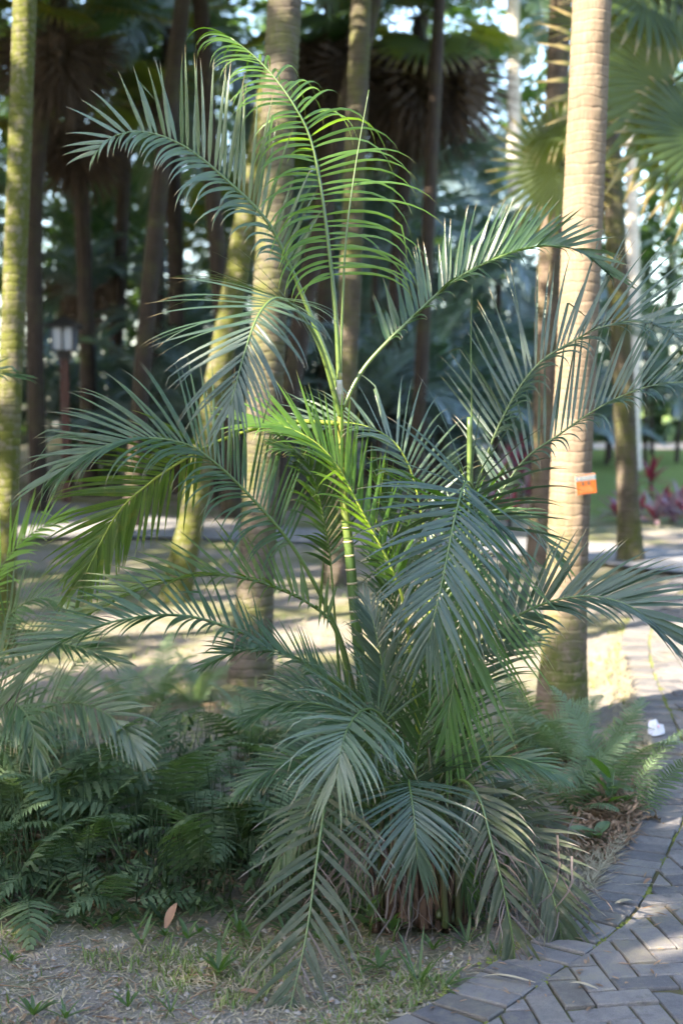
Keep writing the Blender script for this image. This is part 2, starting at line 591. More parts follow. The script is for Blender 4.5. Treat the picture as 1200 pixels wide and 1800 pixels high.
def far_path_mat():
    m, nt, nd, lk = newmat('far_path_pavers')
    tc = N(nt, 'ShaderNodeTexCoord')
    br = N(nt, 'ShaderNodeTexBrick')
    br.inputs['Scale'].default_value = 1.0
    br.inputs['Brick Width'].default_value = 0.19
    br.inputs['Row Height'].default_value = 0.095
    br.inputs['Mortar Size'].default_value = 0.006
    br.inputs['Color1'].default_value = (0.15, 0.147, 0.16, 1)
    br.inputs['Color2'].default_value = (0.19, 0.182, 0.19, 1)
    br.inputs['Mortar'].default_value = (0.09, 0.09, 0.06, 1)
    lk.new(tc.outputs['Object'], br.inputs[0])
    n1 = noise_tex(nt, 2.5, 5, 0.7)
    c = mix(nt, 0.5, br.outputs[0], ramp(nt, n1, [(0.3, (.33, .33, .33)), (0.7, (.68, .68, .66))]), 'OVERLAY')
    p = N(nt, 'ShaderNodeBsdfPrincipled')
    lk.new(c, p.inputs['Base Color'])
    p.inputs['Roughness'].default_value = 0.85
    out = N(nt, 'ShaderNodeOutputMaterial')
    lk.new(p.outputs[0], out.inputs[0])
    return m


M['ground'] = ground_mat()
M['paver'] = paver_mat()
M['farpath'] = far_path_mat()
M['joint'] = plain_mat('mossy_joint', (0.085, 0.10, 0.028), 0.95, (0.085, 0.07, 0.05), 16, 0.8, 0.1)

# ------------------------------------------------------------------ ground
EDGE_PX = [(480, 1900), (620, 1836), (720, 1793), (784, 1757), (840, 1718), (930, 1662), (1000, 1610), (1040, 1565), (1080, 1500),
           (1110, 1452), (1130, 1412), (1140, 1375), (1138, 1330), (1122, 1280), (1102, 1220), (1090, 1160), (1098, 1110),
           (1130, 1062), (1190, 1020), (1290, 992)]
EDGE = [gnd(a, b) for a, b in EDGE_PX]
EDGE_S, EDGE_LEN = catmull(EDGE, 500)
EDGE_NP = np.array([(p.x, p.y) for p in EDGE_S])


def edge_info(x, y):
    """signed distance to the path's left edge (positive = on the path), index"""
    d = EDGE_NP - np.array((x, y))
    q = (d * d).sum(1)
    i = int(q.argmin())
    a = EDGE_NP[max(0, i - 1)]
    b = EDGE_NP[min(len(EDGE_NP) - 1, i + 1)]
    t = (b - a) / np.linalg.norm(b - a)
    n = np.array((t[1], -t[0]))          # right of travel
    return float(-(d[i] @ n)), i, t, n


def gz(x, y):
    p = Vector((x, y, 0))
    z = (noise.noise(p * 0.5) - 0.6) * 0.03 + (noise.noise(p * 3.0) - 0.3) * 0.012 + noise.noise(p * 11) * 0.006
    if 2.5 < y < 13 and -1 < x < 6:
        s = edge_info(x, y)[0]
        if s > 0.03:
            z = -0.03
        elif s > -0.15:
            z = max(z, 0.006 + 0.006 * noise.noise(p * 9))
    return z


def axis(lo, hi, dense_lo, dense_hi, step, grow=1.25):
    a = list(np.arange(dense_lo, dense_hi, step))
    s = step
    x = dense_hi
    while x < hi:
        a.append(x)
        s *= grow
        x += s
    a.append(hi)
    s = step
    x = dense_lo - s
    while x > lo:
        a.insert(0, x)
        s *= grow
        x -= s
    a.insert(0, lo)
    return a


gx = axis(-160, 160, -2.4, 3.0, 0.045)
gy = axis(-60, 420, 3.0, 9.0, 0.055)
mb = MB()
for y in gy:
    for x in gx:
        mb.vert((x, y, gz(x, y) if abs(x) < 20 and -5 < y < 40 else -0.02))
nx = len(gx)
for j in range(len(gy) - 1):
    for i in range(nx - 1):
        mb.face((j * nx + i, j * nx + i + 1, (j + 1) * nx + i + 1, (j + 1) * nx + i))
ground = mb.build('ground', M['ground'])
tag(ground, 'bare sandy soil with dry grass and moss under the palms', kind='structure')

# ------------------------------------------------------------------ near paved path
joint = MB()
W_PATH = 1.7
prev = None
for i in range(0, 500, 2):
    p = EDGE_S[i]
    a, b = EDGE_S[max(0, i - 1)], EDGE_S[min(499, i + 1)]
    t = (b - a).normalized()
    n = Vector((t.y, -t.x, 0))
    cur = [joint.vert((p.x + n.x * d, p.y + n.y * d, 0.0105 - (0.02 if d < 0 else 0))) for d in (-0.012, 0.0, W_PATH)]
    if prev:
        for k in range(2):
            joint.face((prev[k], prev[k + 1], cur[k + 1], cur[k]))
    prev = cur
path = joint.build('paved_path', M['joint'])
tag(path, 'grey paver path curving away along the soil bed', kind='structure')
BW, BL, JT = 0.086, 0.172, 0.0065


def brick_poly(mbx, poly, h=0.019, c=None):
    """bevelled prism with an uneven seat"""
    poly = [Vector(p) for p in poly]
    n = len(poly)
    cx = sum((p for p in poly), Vector((0, 0))) / n
    tx, ty, dz = random.gauss(0, .022), random.gauss(0, .022), random.gauss(0, .0022)

    def zz(p):
        return h + dz + (p.x - cx.x) * tx + (p.y - cx.y) * ty
    top, mid, low = [], [], []
    for p in poly:
        q = p + (cx - p).normalized() * 0.006
        top.append(mbx.vert((q.x, q.y, zz(p))))
        mid.append(mbx.vert((p.x, p.y, zz(p) - 0.004)))
        low.append(mbx.vert((p.x, p.y, -0.02)))
    mbx.face(top)
    for k in range(n):
        k2 = (k + 1) % n
        mbx.face((mid[k], mid[k2], top[k2], top[k]))
        mbx.face((low[k], low[k2], mid[k2], mid[k]))


def clip(poly, p0, nrm):
    out = []
    for k in range(len(poly)):
        a, b = poly[k], poly[(k + 1) % len(poly)]
        da, db = (a - p0).dot(nrm), (b - p0).dot(nrm)
        if da >= 0:
            out.append(a)
        if (da >= 0) != (db >= 0):
            out.append(a.lerp(b, da / (da - db)))
    return out


def in_view(x, y, marg=0.25):
    return 3.2 < y < 10.5 and x < 0.24 * y + marg


rest = MB()
nb = 0


def place_brick(poly):
    global nb
    cx = sum(p.x for p in poly) / len(poly)
    cy = sum(p.y for p in poly) / len(poly)
    if in_view(cx, cy) and nb < 298:
        b = MB()
        brick_poly(b, poly)
        b.build('brick', M['paver'], path, smooth=False)
        nb += 1
    elif cy > 2.2:
        brick_poly(rest, poly)


s = 0.0
step = EDGE_LEN / 499
while s < EDGE_LEN - 0.3:
    i = min(497, int(s / step))
    p = EDGE_S[i]
    t = (EDGE_S[i + 2] - EDGE_S[max(0, i - 2)]).normalized()
    n = Vector((t.y, -t.x, 0))
    t2, n2, p2 = Vector((t.x, t.y)), Vector((n.x, n.y)), Vector((p.x, p.y))
    jl = random.uniform(-.006, .006)
    w = BW - JT - random.uniform(0, .003)
    poly = [p2 + n2 * jl - t2 * w / 2, p2 + n2 * (jl + BL) - t2 * w / 2 * .99, p2 + n2 * (jl + BL) + t2 * w / 2 * .99, p2 + n2 * jl + t2 * w / 2]
    place_brick(poly)
    s += BW
rot = R(7)
ex, ey = Vector((math.cos(rot), math.sin(rot))), Vector((-math.sin(rot), math.cos(rot)))
O = Vector((1.0, 3.6))
for iy in range(-18, 84):
    for ix in range(-34, 39):
        r4 = (ix - iy) % 4
        if r4 == 0:
            w_, h_ = 2, 1
        elif r4 == 3:
            w_, h_ = 1, 2
        else:
            continue
        g = JT / 2
        poly = [O + ex * (ix * BW + a) + ey * (iy * BW + b) for a, b in
                ((g, g), (w_ * BW - g, g), (w_ * BW - g, h_ * BW - g), (g, h_ * BW - g))]
        cx = sum(p.x for p in poly) / 4
        cy = sum(p.y for p in poly) / 4
        if cy > 11.5 or cy < 2.2:
            continue
        sd, i, t, n = edge_info(cx, cy)
        off = BL + 0.008
        if sd < off - 0.1 or sd > W_PATH - 0.12:
            continue
        n2 = Vector((n[0], n[1]))
        p0 = Vector(EDGE_NP[i]) + n2 * off
        poly = clip(poly, p0, n2)
        if len(poly) < 3:
            continue
        ar = abs(sum(poly[k].x * poly[(k + 1) % len(poly)].y - poly[(k + 1) % len(poly)].x * poly[k].y for k in range(len(poly)))) / 2
        if ar < 0.0012:
            continue
        place_brick(poly)
ro = rest.build('bricks_beyond', M['paver'], path, smooth=False)
ro['kind'] = 'stuff'

ms = MB()
rnd = random.Random(77)
for k in range(2600):
    i = int(rnd.uniform(20, 330))
    p = EDGE_S[i]
    t = (EDGE_S[i + 1] - EDGE_S[i - 1]).normalized()
    n = Vector((t.y, -t.x, 0))
    if noise.noise(Vector((i * .08, k % 2 * 5, 0))) < -.05:
        continue
    off = rnd.gauss(BL + .004, .006) if k % 2 else rnd.gauss(-.012, .02)
    c = p + n * off
    r = rnd.uniform(.003, .009)
    a = [ms.vert((c.x + r * x * rnd.uniform(.6, 1.3), c.y + r * y * rnd.uniform(.6, 1.3), .012 + r * z_)) for x, y, z_ in ((1, 0, 0), (0, 1, 0), (-1, 0, 0), (0, -1, 0), (0, 0, 1.0))]
    for q in range(4):
        ms.face((a[q], a[(q + 1) % 4], a[4]))
mo = ms.build('moss', plain_mat('joint_moss', (.10, .13, .03), .95, (.16, .17, .05), 60, .5, .1), path)
mo['kind'] = 'stuff'

# far path crossing behind the trunks
fp = MB()
up = [(-160, 876), (0, 880), (150, 886), (300, 914), (560, 932), (800, 942), (1000, 952), (1120, 962), (1290, 975)]
lo = [(-160, 950), (0, 948), (150, 946), (300, 946), (560, 956), (800, 968), (1000, 984), (1120, 1000), (1290, 1018)]
prev = None
for a, b in zip(up, lo):
    pa, pb = gnd(*a), gnd(*b)
    cur = (fp.vert((pa.x, pa.y, 0.012)), fp.vert((pb.x, pb.y, 0.012)))
    if prev:
        fp.face((prev[1], cur[1], cur[0], prev[0]))
    prev = cur
far_path = fp.build('far_path', M['farpath'])
tag(far_path, 'grey paved path crossing behind the palm trunks', kind='structure')
fp = MB()
pa, pb = gnd(1000, 778), gnd(1000, 790)
for x0, x1 in ((0.5, 30),):
    fp.face([fp.vert((x0, pb.y, .012)), fp.vert((x1, pb.y, .012)), fp.vert((x1, pa.y, .012)), fp.vert((x0, pa.y, .012))])
pale = fp.build('pale_path', plain_mat('pale_path_paving', (0.42, 0.36, 0.30), 0.9, (0.34, 0.30, 0.25), 2.0))
tag(pale, 'pale sandy path far beyond the lawn', kind='structure')

# ------------------------------------------------------------------ trunks and background palms
MOSS = (0.13, 0.14, 0.04)
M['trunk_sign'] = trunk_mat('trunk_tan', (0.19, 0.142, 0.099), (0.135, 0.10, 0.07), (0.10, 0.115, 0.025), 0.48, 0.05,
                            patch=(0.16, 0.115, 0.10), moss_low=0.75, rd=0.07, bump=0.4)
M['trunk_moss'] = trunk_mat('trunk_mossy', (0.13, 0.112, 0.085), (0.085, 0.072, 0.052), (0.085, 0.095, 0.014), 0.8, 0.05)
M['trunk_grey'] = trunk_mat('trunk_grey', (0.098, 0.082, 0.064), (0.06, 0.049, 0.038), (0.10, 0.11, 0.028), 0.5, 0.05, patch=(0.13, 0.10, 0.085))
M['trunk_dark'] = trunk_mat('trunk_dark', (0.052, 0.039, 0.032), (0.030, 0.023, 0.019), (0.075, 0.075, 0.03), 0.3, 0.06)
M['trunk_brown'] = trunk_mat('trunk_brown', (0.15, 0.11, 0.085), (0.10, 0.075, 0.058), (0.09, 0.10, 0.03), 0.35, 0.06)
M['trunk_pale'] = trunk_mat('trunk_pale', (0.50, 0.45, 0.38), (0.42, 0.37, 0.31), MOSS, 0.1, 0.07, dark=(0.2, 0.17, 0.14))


def trunk_mesh(pts, radii, sides=22, ringh=0.05, rough=0.02):
    L = 0.0
    for i in range(1, len(pts)):
        L += (pts[i] - pts[i - 1]).length
    n = max(8, int(L / (ringh / 3)))
    P, _ = catmull(pts, n)
    b = MB()
    prev = None
    k1 = len(radii) - 1
    dz = random.uniform(0, 50)
    for i, p in enumerate(P):
        u = i / (n - 1)
        f = u * k1
        j = min(k1 - 1, int(f))
        r = radii[j] + (radii[j + 1] - radii[j]) * (f - j)
        ph = i % 3
        r *= (1 + (rough if ph == 0 else (-rough * .6 if ph == 1 else 0)))
        cur = []
        for k in range(sides):
            a = k * 2 * math.pi / sides
            d = Vector((math.cos(a), math.sin(a), 0))
            q = noise.noise(Vector((d.x * 1.4 + dz, d.y * 1.4, p.z * 1.2))) * 0.05 + noise.noise(Vector((d.x * 5 + dz, d.y * 5, p.z * 14))) * rough * 1.6
            cur.append(b.vert(p + d * r * (1 + q), (k / sides, u * L)))
        if prev:
            for k in range(sides):
                k2 = (k + 1) % sides
                b.face((prev[k], prev[k2], cur[k2], cur[k]))
        prev = cur
    b.face(prev)
    return b


def pinnate_mesh(name, L, droop, nl, ll, mat, w=0.035, arch=0.6, segs=3, hang=0.35):
    """generic feather frond along +X, tip bending down"""
    b = MB()
    P = []
    p = Vector((0, 0, 0))
    n = nl + 6
    for i in range(n):
        u = i / (n - 1)
        e = arch * 0.5 - droop * u ** 1.3
        P.append(p.copy())
        p = p + Vector((math.cos(e), 0, math.sin(e))) * (L / n)
    b.tube(P, [0.016 * (1 - .8 * i / n) for i in range(n)], 4, 0, False)
    for i in range(5, n):
        u = (i - 5) / (n - 6)
        T = (P[min(i + 1, n - 1)] - P[i - 1]).normalized()
        Nn = Vector((-T.z, 0, T.x))
        for s in (-1, 1):
            l = ll * (0.55 + 0.6 * math.sin(math.pi * min(1, 0.15 + u * .85))) * random.uniform(.85, 1.1)
            a = R(62 - 36 * u) + random.gauss(0, .06)
            v = R(random.uniform(-5, 30))
            d = T * math.cos(a) + (Vector((0, s, 0)) * math.cos(v) + Nn * math.sin(v)) * math.sin(a)
            q = P[i].copy()
            pts, wv = [], []
            for k in range(segs + 1):
                pts.append(q.copy())
                wv.append((T - d * T.dot(d)).normalized())
                q = q + d * (l / segs)
                d = (d + Vector((0, 0, -1)) * hang * (k + 1) / segs).normalized()
            b.blade(pts, wv, [w * (.5, 1, .8, .0)[min(3, int(k * 3 / segs))] for k in range(segs + 1)], 0.25, 1 if False else 0)
    return b.mesh(name, mat)


def fan_mesh(name, pet, rad, nseg, mat, droop=0.5, spread=150, split=0.5, w=None, flop=0.0):
    """costapalmate fan leaf: petiole along +X then a pleated blade"""
    b = MB()
    P = [Vector((pet * k / 4, 0, -0.04 * k * k * flop)) for k in range(5)]
    b.tube(P, [.014, .012, .011, .01, .009], 4, 0, False)
    hub = P[-1]
    for i in range(nseg):
        a = R(-spread + 2 * spread * i / (nseg - 1))
        da = R(spread / (nseg - 1))
        l = rad * (0.72 + 0.28 * math.cos(a * 0.6)) * random.uniform(.93, 1.05)
        d = Vector((math.cos(a), math.sin(a), 0.12))
        side = Vector((-math.sin(a), math.cos(a), 0))
        pts, wv, ws = [], [], []
        q = hub.copy()
        segs = 6
        for k in range(segs + 1):
            u = k / segs
            pts.append(q.copy())
            wv.append(side)
            full = 2 * l * u * math.tan(da) * 1.05
            ws.append(max(0.004, full if u < split else 2 * l * split * math.tan(da) * (1 - (u - split) / (1 - split)) ** .8))
            q = q + d.normalized() * (l / segs)
            d = d + Vector((0, 0, -1)) * droop * u * (0.7 + .6 * random.random()) * 0.5
        b.blade(pts, wv, ws, 0.45)
    return b.mesh(name, mat)


FR = [pinnate_mesh('frond', 2.2, 1.5, 30, 0.55, M['bgleaf'], 0.05, 0.9), pinnate_mesh('frond', 2.0, 2.0, 28, 0.5, M['bgleaf'], 0.05, 0.7),
      pinnate_mesh('frond', 2.4, 1.1, 32, 0.5, M['bgleaf'], 0.05, 0.5)]
FRB = [pinnate_mesh('frond', 1.9, 1.5, 26, 0.5, M['bgleaf_blue'], 0.05, 1.0), pinnate_mesh('frond', 1.7, 2.0, 26, 0.48, M['bgleaf_blue'], 0.05, 0.9),
       pinnate_mesh('frond', 2.2, 1.2, 28, 0.5, M['bgleaf_blue'], 0.05, 0.6)]
FAN = [fan_mesh('fan_leaf', 0.75, 0.78, 36, M['fanleaf'], 0.5), fan_mesh('fan_leaf', 0.7, 0.72, 34, M['fanleaf'], 0.9, 140),
       fan_mesh('fan_leaf', 0.8, 0.80, 36, M['bgleaf'], 0.6)]
FAND = [fan_mesh('dead_fan_leaf', 0.35, 0.75, 26, M['deadfan'], 1.6, 110, 0.35, flop=0.6), fan_mesh('dead_fan_leaf', 0.3, 0.85, 24, M['deadfan'], 1.9, 95, 0.3, flop=0.8)]

# points that the photograph shows in direct sun: leaves that would block their ray are left off the crowns
LIT = []


def lit(p, r):
    LIT.append((Vector(p), r))


def blocks(c, rr):
    for p, r in LIT:
        v = c - p
        al = v.dot(SUN)
        if al > 0.6 and (v - SUN * al).length < r + rr:
            return True
    return False


def crown(root, top, n, kind, scale=1.0, e_hi=75, e_lo=-30, seed=0, name=None, mats=None, carve=0.75):
    rnd = random.Random(seed)
    src = {'pinnate': FR, 'blue': FRB, 'fan': FAN, 'dead': FAND}[kind]
    nm = name or {'pinnate': 'frond', 'blue': 'frond', 'fan': 'fan_leaf', 'dead': 'dead_leaf'}[kind]
    for k in range(n):
        me = rnd.choice(src)
        az = k * 2.39996 + rnd.uniform(-.25, .25)
        el = R(e_hi + (e_lo - e_hi) * ((k + .5) / n) ** .9 + rnd.uniform(-8, 8))
        s = scale * rnd.uniform(.85, 1.15)
        d = Vector((math.cos(az) * math.cos(el), math.sin(az) * math.cos(el), math.sin(el)))
        if carve and (blocks(top + d * 0.9 * s, carve * s) or blocks(top + d * 1.6 * s, carve * .8 * s)):
            continue
        o = link(nm, me, root)
        o.location = top - root.location
        o.rotation_euler = (rnd.uniform(-.3, .3), -el, az)
        o.scale = (s, s, s)


def palm(name, label, base, via, height, r0, r1, mat, kind='pinnate', n=16, skirt=0, group=None, seed=1, scale=1.0, cat='palm tree',
         sides=22, ringh=0.05, e_hi=75, e_lo=-30, rough=0.02, crown_on=True, flare=1.35):
    """via: list of world points the trunk passes through above its base"""
    base = Vector((base.x, base.y, 0))
    root = empty(name, base, label, cat, group)
    pts = [Vector((base.x, base.y, -0.05))] + [Vector(v) for v in via]
    d = (pts[-1] - pts[-2]).normalized()
    if height > pts[-1].z + 0.1:
        pts.append(pts[-1] + d * ((height - pts[-1].z) / d.z))
    L = max(1.0, height)
    fl = max(1, int(round(20 * 0.35 / L)))
    rad = [r0 * flare, r0 * (1 + (flare - 1) * .35)] + [r0] + [r0 + (r1 - r0) * k / 17 for k in range(1, 18)] if L > 2.5 else [r0 * flare, r0, r1]
    b = trunk_mesh(pts, rad, sides, ringh, rough)
    t = b.build('trunk', mat, root)
    t.location = -base
    top = pts[-1]
    if crown_on:
        crown(root, top, n, kind, scale, e_hi, e_lo, seed)
        if skirt:
            crown(root, top - Vector((0, 0, .15)), skirt, 'dead', scale * 1.1, -45, -85, seed + 9)
    return root, top


def tr(px0, py0, *via):
    b = gnd(px0, py0)
    return b, [at(x, y, b.y + (v[0] if v else 0)) for x, y, *v in via]

PY = 4.3
b_sign = gnd(985, 1268)
for py in range(-250, 960, 70):
    lit(at(985 + (1268 - py) * 0.043, py, b_sign.y), 0.17)
for px, py, r in ((560, 1118, .4), (620, 1112, .5), (500, 1130, .4), (700, 1110, .35), (1105, 1140, .6), (1170, 1140, .6), (1050, 1170, .45), (1140, 1205, .4), (1165, 1640, .1),
                  (270, 1090, .2), (300, 1075, .2), (880, 1150, .2), (900, 1130, .2), (280, 920, .5), (140, 930, .5), (1000, 960, .5)):
    lit(gnd(px, py), r)
for py in (640, 720, 860, 930):
    lit(at(325 + (1000 - py) * 0.22, py, 11.0), 0.05)
for py in (30, 60, 460, 540, 590):
    lit(at(25 + (600 - py) * .03, py, 9.0), 0.05)
for px, py, dy, r in ((650, 850, 0, .14), (680, 800, 0, .16), (600, 785, -.05, .12), (560, 790, -.08, .08),  (640, 180, .05, .2), (690, 260, .05, .15), (560, 160, 0, .1), (790, 800, .2, .1),
                      (595, 700, 0, .06)):
    lit(at(px, py, PY + dy), r)
for k in range(8):
    lit(at(905, 120 + 50 * k, 26.0), 0.4)
    lit(at(1112, 300 + 25 * k, 27.0), 0.3)

# --- individual trunks seen in the picture
b, v = tr(985, 1268, (1000, 900), (1018, 500), (1040, 0))
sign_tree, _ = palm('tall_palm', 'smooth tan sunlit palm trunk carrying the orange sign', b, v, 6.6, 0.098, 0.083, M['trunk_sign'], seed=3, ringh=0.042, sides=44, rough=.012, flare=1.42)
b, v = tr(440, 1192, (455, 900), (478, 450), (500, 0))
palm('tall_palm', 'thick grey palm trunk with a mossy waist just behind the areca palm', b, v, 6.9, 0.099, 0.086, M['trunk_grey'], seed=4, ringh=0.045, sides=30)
b, v = tr(2, 1140, (15, 800), (30, 400), (44, 0))
palm('tall_palm', 'slim yellow-green mossy trunk along the edge beside the fern bed', b, v, 6.4, 0.073, 0.068, M['trunk_moss'], seed=5, ringh=0.045, sides=26)
b, v = tr(305, 1052, (345, 870), (395, 600), (440, 350))
palm('tall_palm', 'leaning bright mossy trunk between the lamp post and the thick grey trunk', b, v, 6.2, 0.10, 0.085, M['trunk_moss'], seed=6, ringh=0.06)
b, v = tr(590, 1022, (600, 800), (615, 500), (635, 0))
palm('tall_palm', 'pale straight trunk directly behind the areca stem', b, v, 7.2, 0.10, 0.072, M['trunk_grey'], seed=7, ringh=0.06)
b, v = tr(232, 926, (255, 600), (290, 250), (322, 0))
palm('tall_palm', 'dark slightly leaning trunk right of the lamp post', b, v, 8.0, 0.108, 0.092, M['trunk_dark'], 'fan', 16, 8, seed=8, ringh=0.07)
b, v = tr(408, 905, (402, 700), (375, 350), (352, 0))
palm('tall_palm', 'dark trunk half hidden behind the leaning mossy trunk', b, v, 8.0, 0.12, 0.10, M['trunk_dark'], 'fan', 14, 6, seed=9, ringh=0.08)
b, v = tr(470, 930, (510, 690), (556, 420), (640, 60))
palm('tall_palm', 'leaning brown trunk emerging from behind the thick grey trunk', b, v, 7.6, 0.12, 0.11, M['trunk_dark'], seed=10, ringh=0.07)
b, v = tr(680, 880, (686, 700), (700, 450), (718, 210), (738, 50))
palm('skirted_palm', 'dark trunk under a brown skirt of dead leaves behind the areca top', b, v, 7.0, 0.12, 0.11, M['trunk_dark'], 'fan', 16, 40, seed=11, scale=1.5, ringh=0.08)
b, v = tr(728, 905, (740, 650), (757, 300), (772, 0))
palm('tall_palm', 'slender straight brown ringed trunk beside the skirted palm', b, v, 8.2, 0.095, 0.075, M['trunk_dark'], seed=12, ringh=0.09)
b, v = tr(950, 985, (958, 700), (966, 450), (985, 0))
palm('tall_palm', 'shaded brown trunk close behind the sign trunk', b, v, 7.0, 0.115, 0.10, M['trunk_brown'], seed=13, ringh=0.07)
b, v = tr(1108, 985, (1098, 750), (1085, 500), (1072, 250))
palm('tall_palm', 'mossy footed trunk on the lawn edge right of the sign trunk', b, v, 6.8, 0.105, 0.085, M['trunk_grey'], seed=14, ringh=0.07)
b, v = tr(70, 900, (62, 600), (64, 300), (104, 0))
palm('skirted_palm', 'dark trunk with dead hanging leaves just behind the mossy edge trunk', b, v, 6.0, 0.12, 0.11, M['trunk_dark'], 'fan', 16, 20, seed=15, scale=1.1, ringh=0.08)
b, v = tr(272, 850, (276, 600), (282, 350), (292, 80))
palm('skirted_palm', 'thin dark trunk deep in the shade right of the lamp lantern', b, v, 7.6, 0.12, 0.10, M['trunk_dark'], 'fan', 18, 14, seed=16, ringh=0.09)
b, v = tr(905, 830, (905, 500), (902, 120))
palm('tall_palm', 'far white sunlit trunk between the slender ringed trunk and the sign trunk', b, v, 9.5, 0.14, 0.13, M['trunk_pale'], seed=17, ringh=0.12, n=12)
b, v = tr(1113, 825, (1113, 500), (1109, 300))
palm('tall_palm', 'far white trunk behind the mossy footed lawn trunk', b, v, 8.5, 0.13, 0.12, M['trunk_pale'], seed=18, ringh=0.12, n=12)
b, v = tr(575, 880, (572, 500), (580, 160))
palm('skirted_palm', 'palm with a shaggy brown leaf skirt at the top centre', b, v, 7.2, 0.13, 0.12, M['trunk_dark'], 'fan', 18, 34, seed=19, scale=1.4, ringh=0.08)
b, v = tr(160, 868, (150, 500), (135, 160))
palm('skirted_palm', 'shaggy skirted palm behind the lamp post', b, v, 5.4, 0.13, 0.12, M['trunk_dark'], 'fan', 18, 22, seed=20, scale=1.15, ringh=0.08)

# fan palm whose leaves reach in behind the sign trunk
bx = at(1290, 700, 9.8)
fanp, ftop = palm('fan_palm', 'fan palm with big green pleated leaves behind the sign trunk', bx, [at(1275, 300, 9.8), at(1262, 60, 9.8)], 4.4, 0.10, 0.10, M['trunk_dark'], crown_on=False, ringh=.08)


def place_leaf(root, me, frm, hub, normal, nm='fan_leaf', s=1.0):
    """leaf mesh runs along +X with normal +Z: petiole starts at frm and heads for hub"""
    x = (hub - frm).normalized()
    frm = hub - x * (.76 * s)
    z = (normal - x * normal.dot(x)).normalized()
    y = z.cross(x)
    o = link(nm, me, root)
    o.matrix_local = Matrix.Translation(frm - root.location) @ Matrix((x, y, z)).transposed().to_4x4() @ Matrix.Scale(s, 4)
    return o


for (hx, hy, dy, nx_, ny_, nz_, s) in ((1172, 150, -.2, .15, -1.0, .15, 1.3), (1110, 50, .4, .0, -.5, .85, 1.0), (1010, 200, .6, -.2, -.6, .7, 0.85), (1195, 10, .3, .2, -.6, .7, 1.2),
                                       (1235, 260, -.3, .3, -.9, .2, 1.1), (1130, -20, 0, -.1, -.6, .75, 1.2), (985, 290, .6, -.1, -.95, .2, 0.8)):
    place_leaf(fanp, random.choice(FAN[:2]), at(1262, 90, 9.8), at(hx, hy, 9.8 + dy), Vector((nx_, ny_, nz_)), s=s)
crown(fanp, ftop, 6, 'fan', 1.0, 85, 55, 44)

# --- deeper palms, told apart only as a mass
deep = [(-6.8, 24), (-4.4, 27), (-2.6, 23), (-1.3, 30), (0.6, 27.5), (-5.6, 33), (-3.2, 36), (-8.2, 29), (0.9, 34), (-0.4, 38), (-2.0, 42), (-6.4, 41), (-9.5, 37), (2.2, 40), (4.6, 44)]
for k, (x, y) in enumerate(deep):
    h = random.uniform(4.6, 8.0)
    palm('forest_palm', 'dark shaded palm deep in the grove behind the near trunks', Vector((x, y, 0)), [Vector((x + random.uniform(-.3, .3), y, h * .55))], h, 0.14, 0.12,
         M['trunk_dark'], random.choice(('fan', 'pinnate', 'blue')), 20, random.choice((0, 16)), 'dark palms deep in the grove', 60 + k, 1.35, sides=10, ringh=0.15)
# low feather palms of the understory
under = [(-5.9, 24.5), (-3.6, 25.0), (-2.4, 22.6), (-1.9, 21.5), (-1.2, 19.8), (-0.3, 21.5), (0.5, 19.6), (1.3, 20.8), (2.0, 22.0), (-4.6, 24), (-1.7, 25), (0.1, 25.5), (1.6, 25.2), (2.9, 25.5),
         (-7.2, 25.5), (0.9, 23.4), (3.6, 28.5), (5.2, 31.5), (-3.2, 29.5), (1.9, 29.5), (0.5, 22.0), (1.6, 23.2), (2.6, 24.0), (1.0, 26.5), (2.3, 27.0), (3.4, 26.0), (0.2, 28.0), (2.9, 31), (4.2, 33), (-0.8, 23.0), (6.4, 34), (-2.8, 26), (-4.8, 27)]
for k, (x, y) in enumerate(under):
    root = empty('understory_palm', (x, y, 0), 'low blue-grey feather palm filling the understory behind the far path', 'palm', 'understory palms behind the far path')
    z = random.uniform(0.3, 1.3) if k < 20 else random.uniform(1.2, 3.6)
    b = trunk_mesh([Vector((0, 0, -.05)), Vector((.02, 0, z))], [.07, .06, .05], 8, .1)
    b.build('trunk', M['trunk_dark'], root)
    crown(root, Vector((x, y, z)), 15, 'blue', random.uniform(.85, 1.2), 82, 5, 200 + k, carve=0)

# --- trees added beyond the frame, leaves set along sun rays to shade the bed
rnd = random.Random(31)
shade = [(-5.2, -1.2), (-7.2, 1.2), (-4.6, 0.0), (-6.0, 4.6), (-9.2, 6.4), (-5.2, 9.2)]
leafs = [[] for _ in shade]
for k in range(13300):
    if k < 11000:
        q = Vector((rnd.uniform(-3.2, 2.1), rnd.uniform(1.2, 7.0), rnd.uniform(0, 2.7)))
        c = q + SUN * ((rnd.uniform(5.2, 8.2) - q.z) / SUN.z)
        hs = range(3)
        sz = 1.0
    else:
        q = Vector((rnd.uniform(-4.2, 3.4), rnd.uniform(7.2, 16.5), rnd.uniform(0, .2) if k < 12000 else rnd.uniform(0, 4.0)))
        c = q + SUN * ((rnd.uniform(6.3, 9.3) - q.z) / SUN.z)
        hs = range(3, 6)
        sz = 1.7
    if blocks(c, 0.10 * sz):
        continue
    if abs(c.x) < .25 * c.y + .4 and c.z < 1.8 + .30 * c.y:
        continue
    h = min(hs, key=lambda t: (shade[t][0] - c.x) ** 2 + (shade[t][1] - c.y) ** 2)
    leafs[h].append((c, sz))
SHL = ('added broad-leaved shade tree nearest behind the photographer shading the bed', 'added broad-leaved shade tree farthest aside shading the fern bed', 'added broad-leaved shade tree close aside of the bed shading the areca palm',
       'added broad-leaved shade tree aside of the leaning mossy trunk', 'added tall broad-leaved shade tree farthest aside of the far path', 'added broad-leaved shade tree aside of the mossy edge trunk')
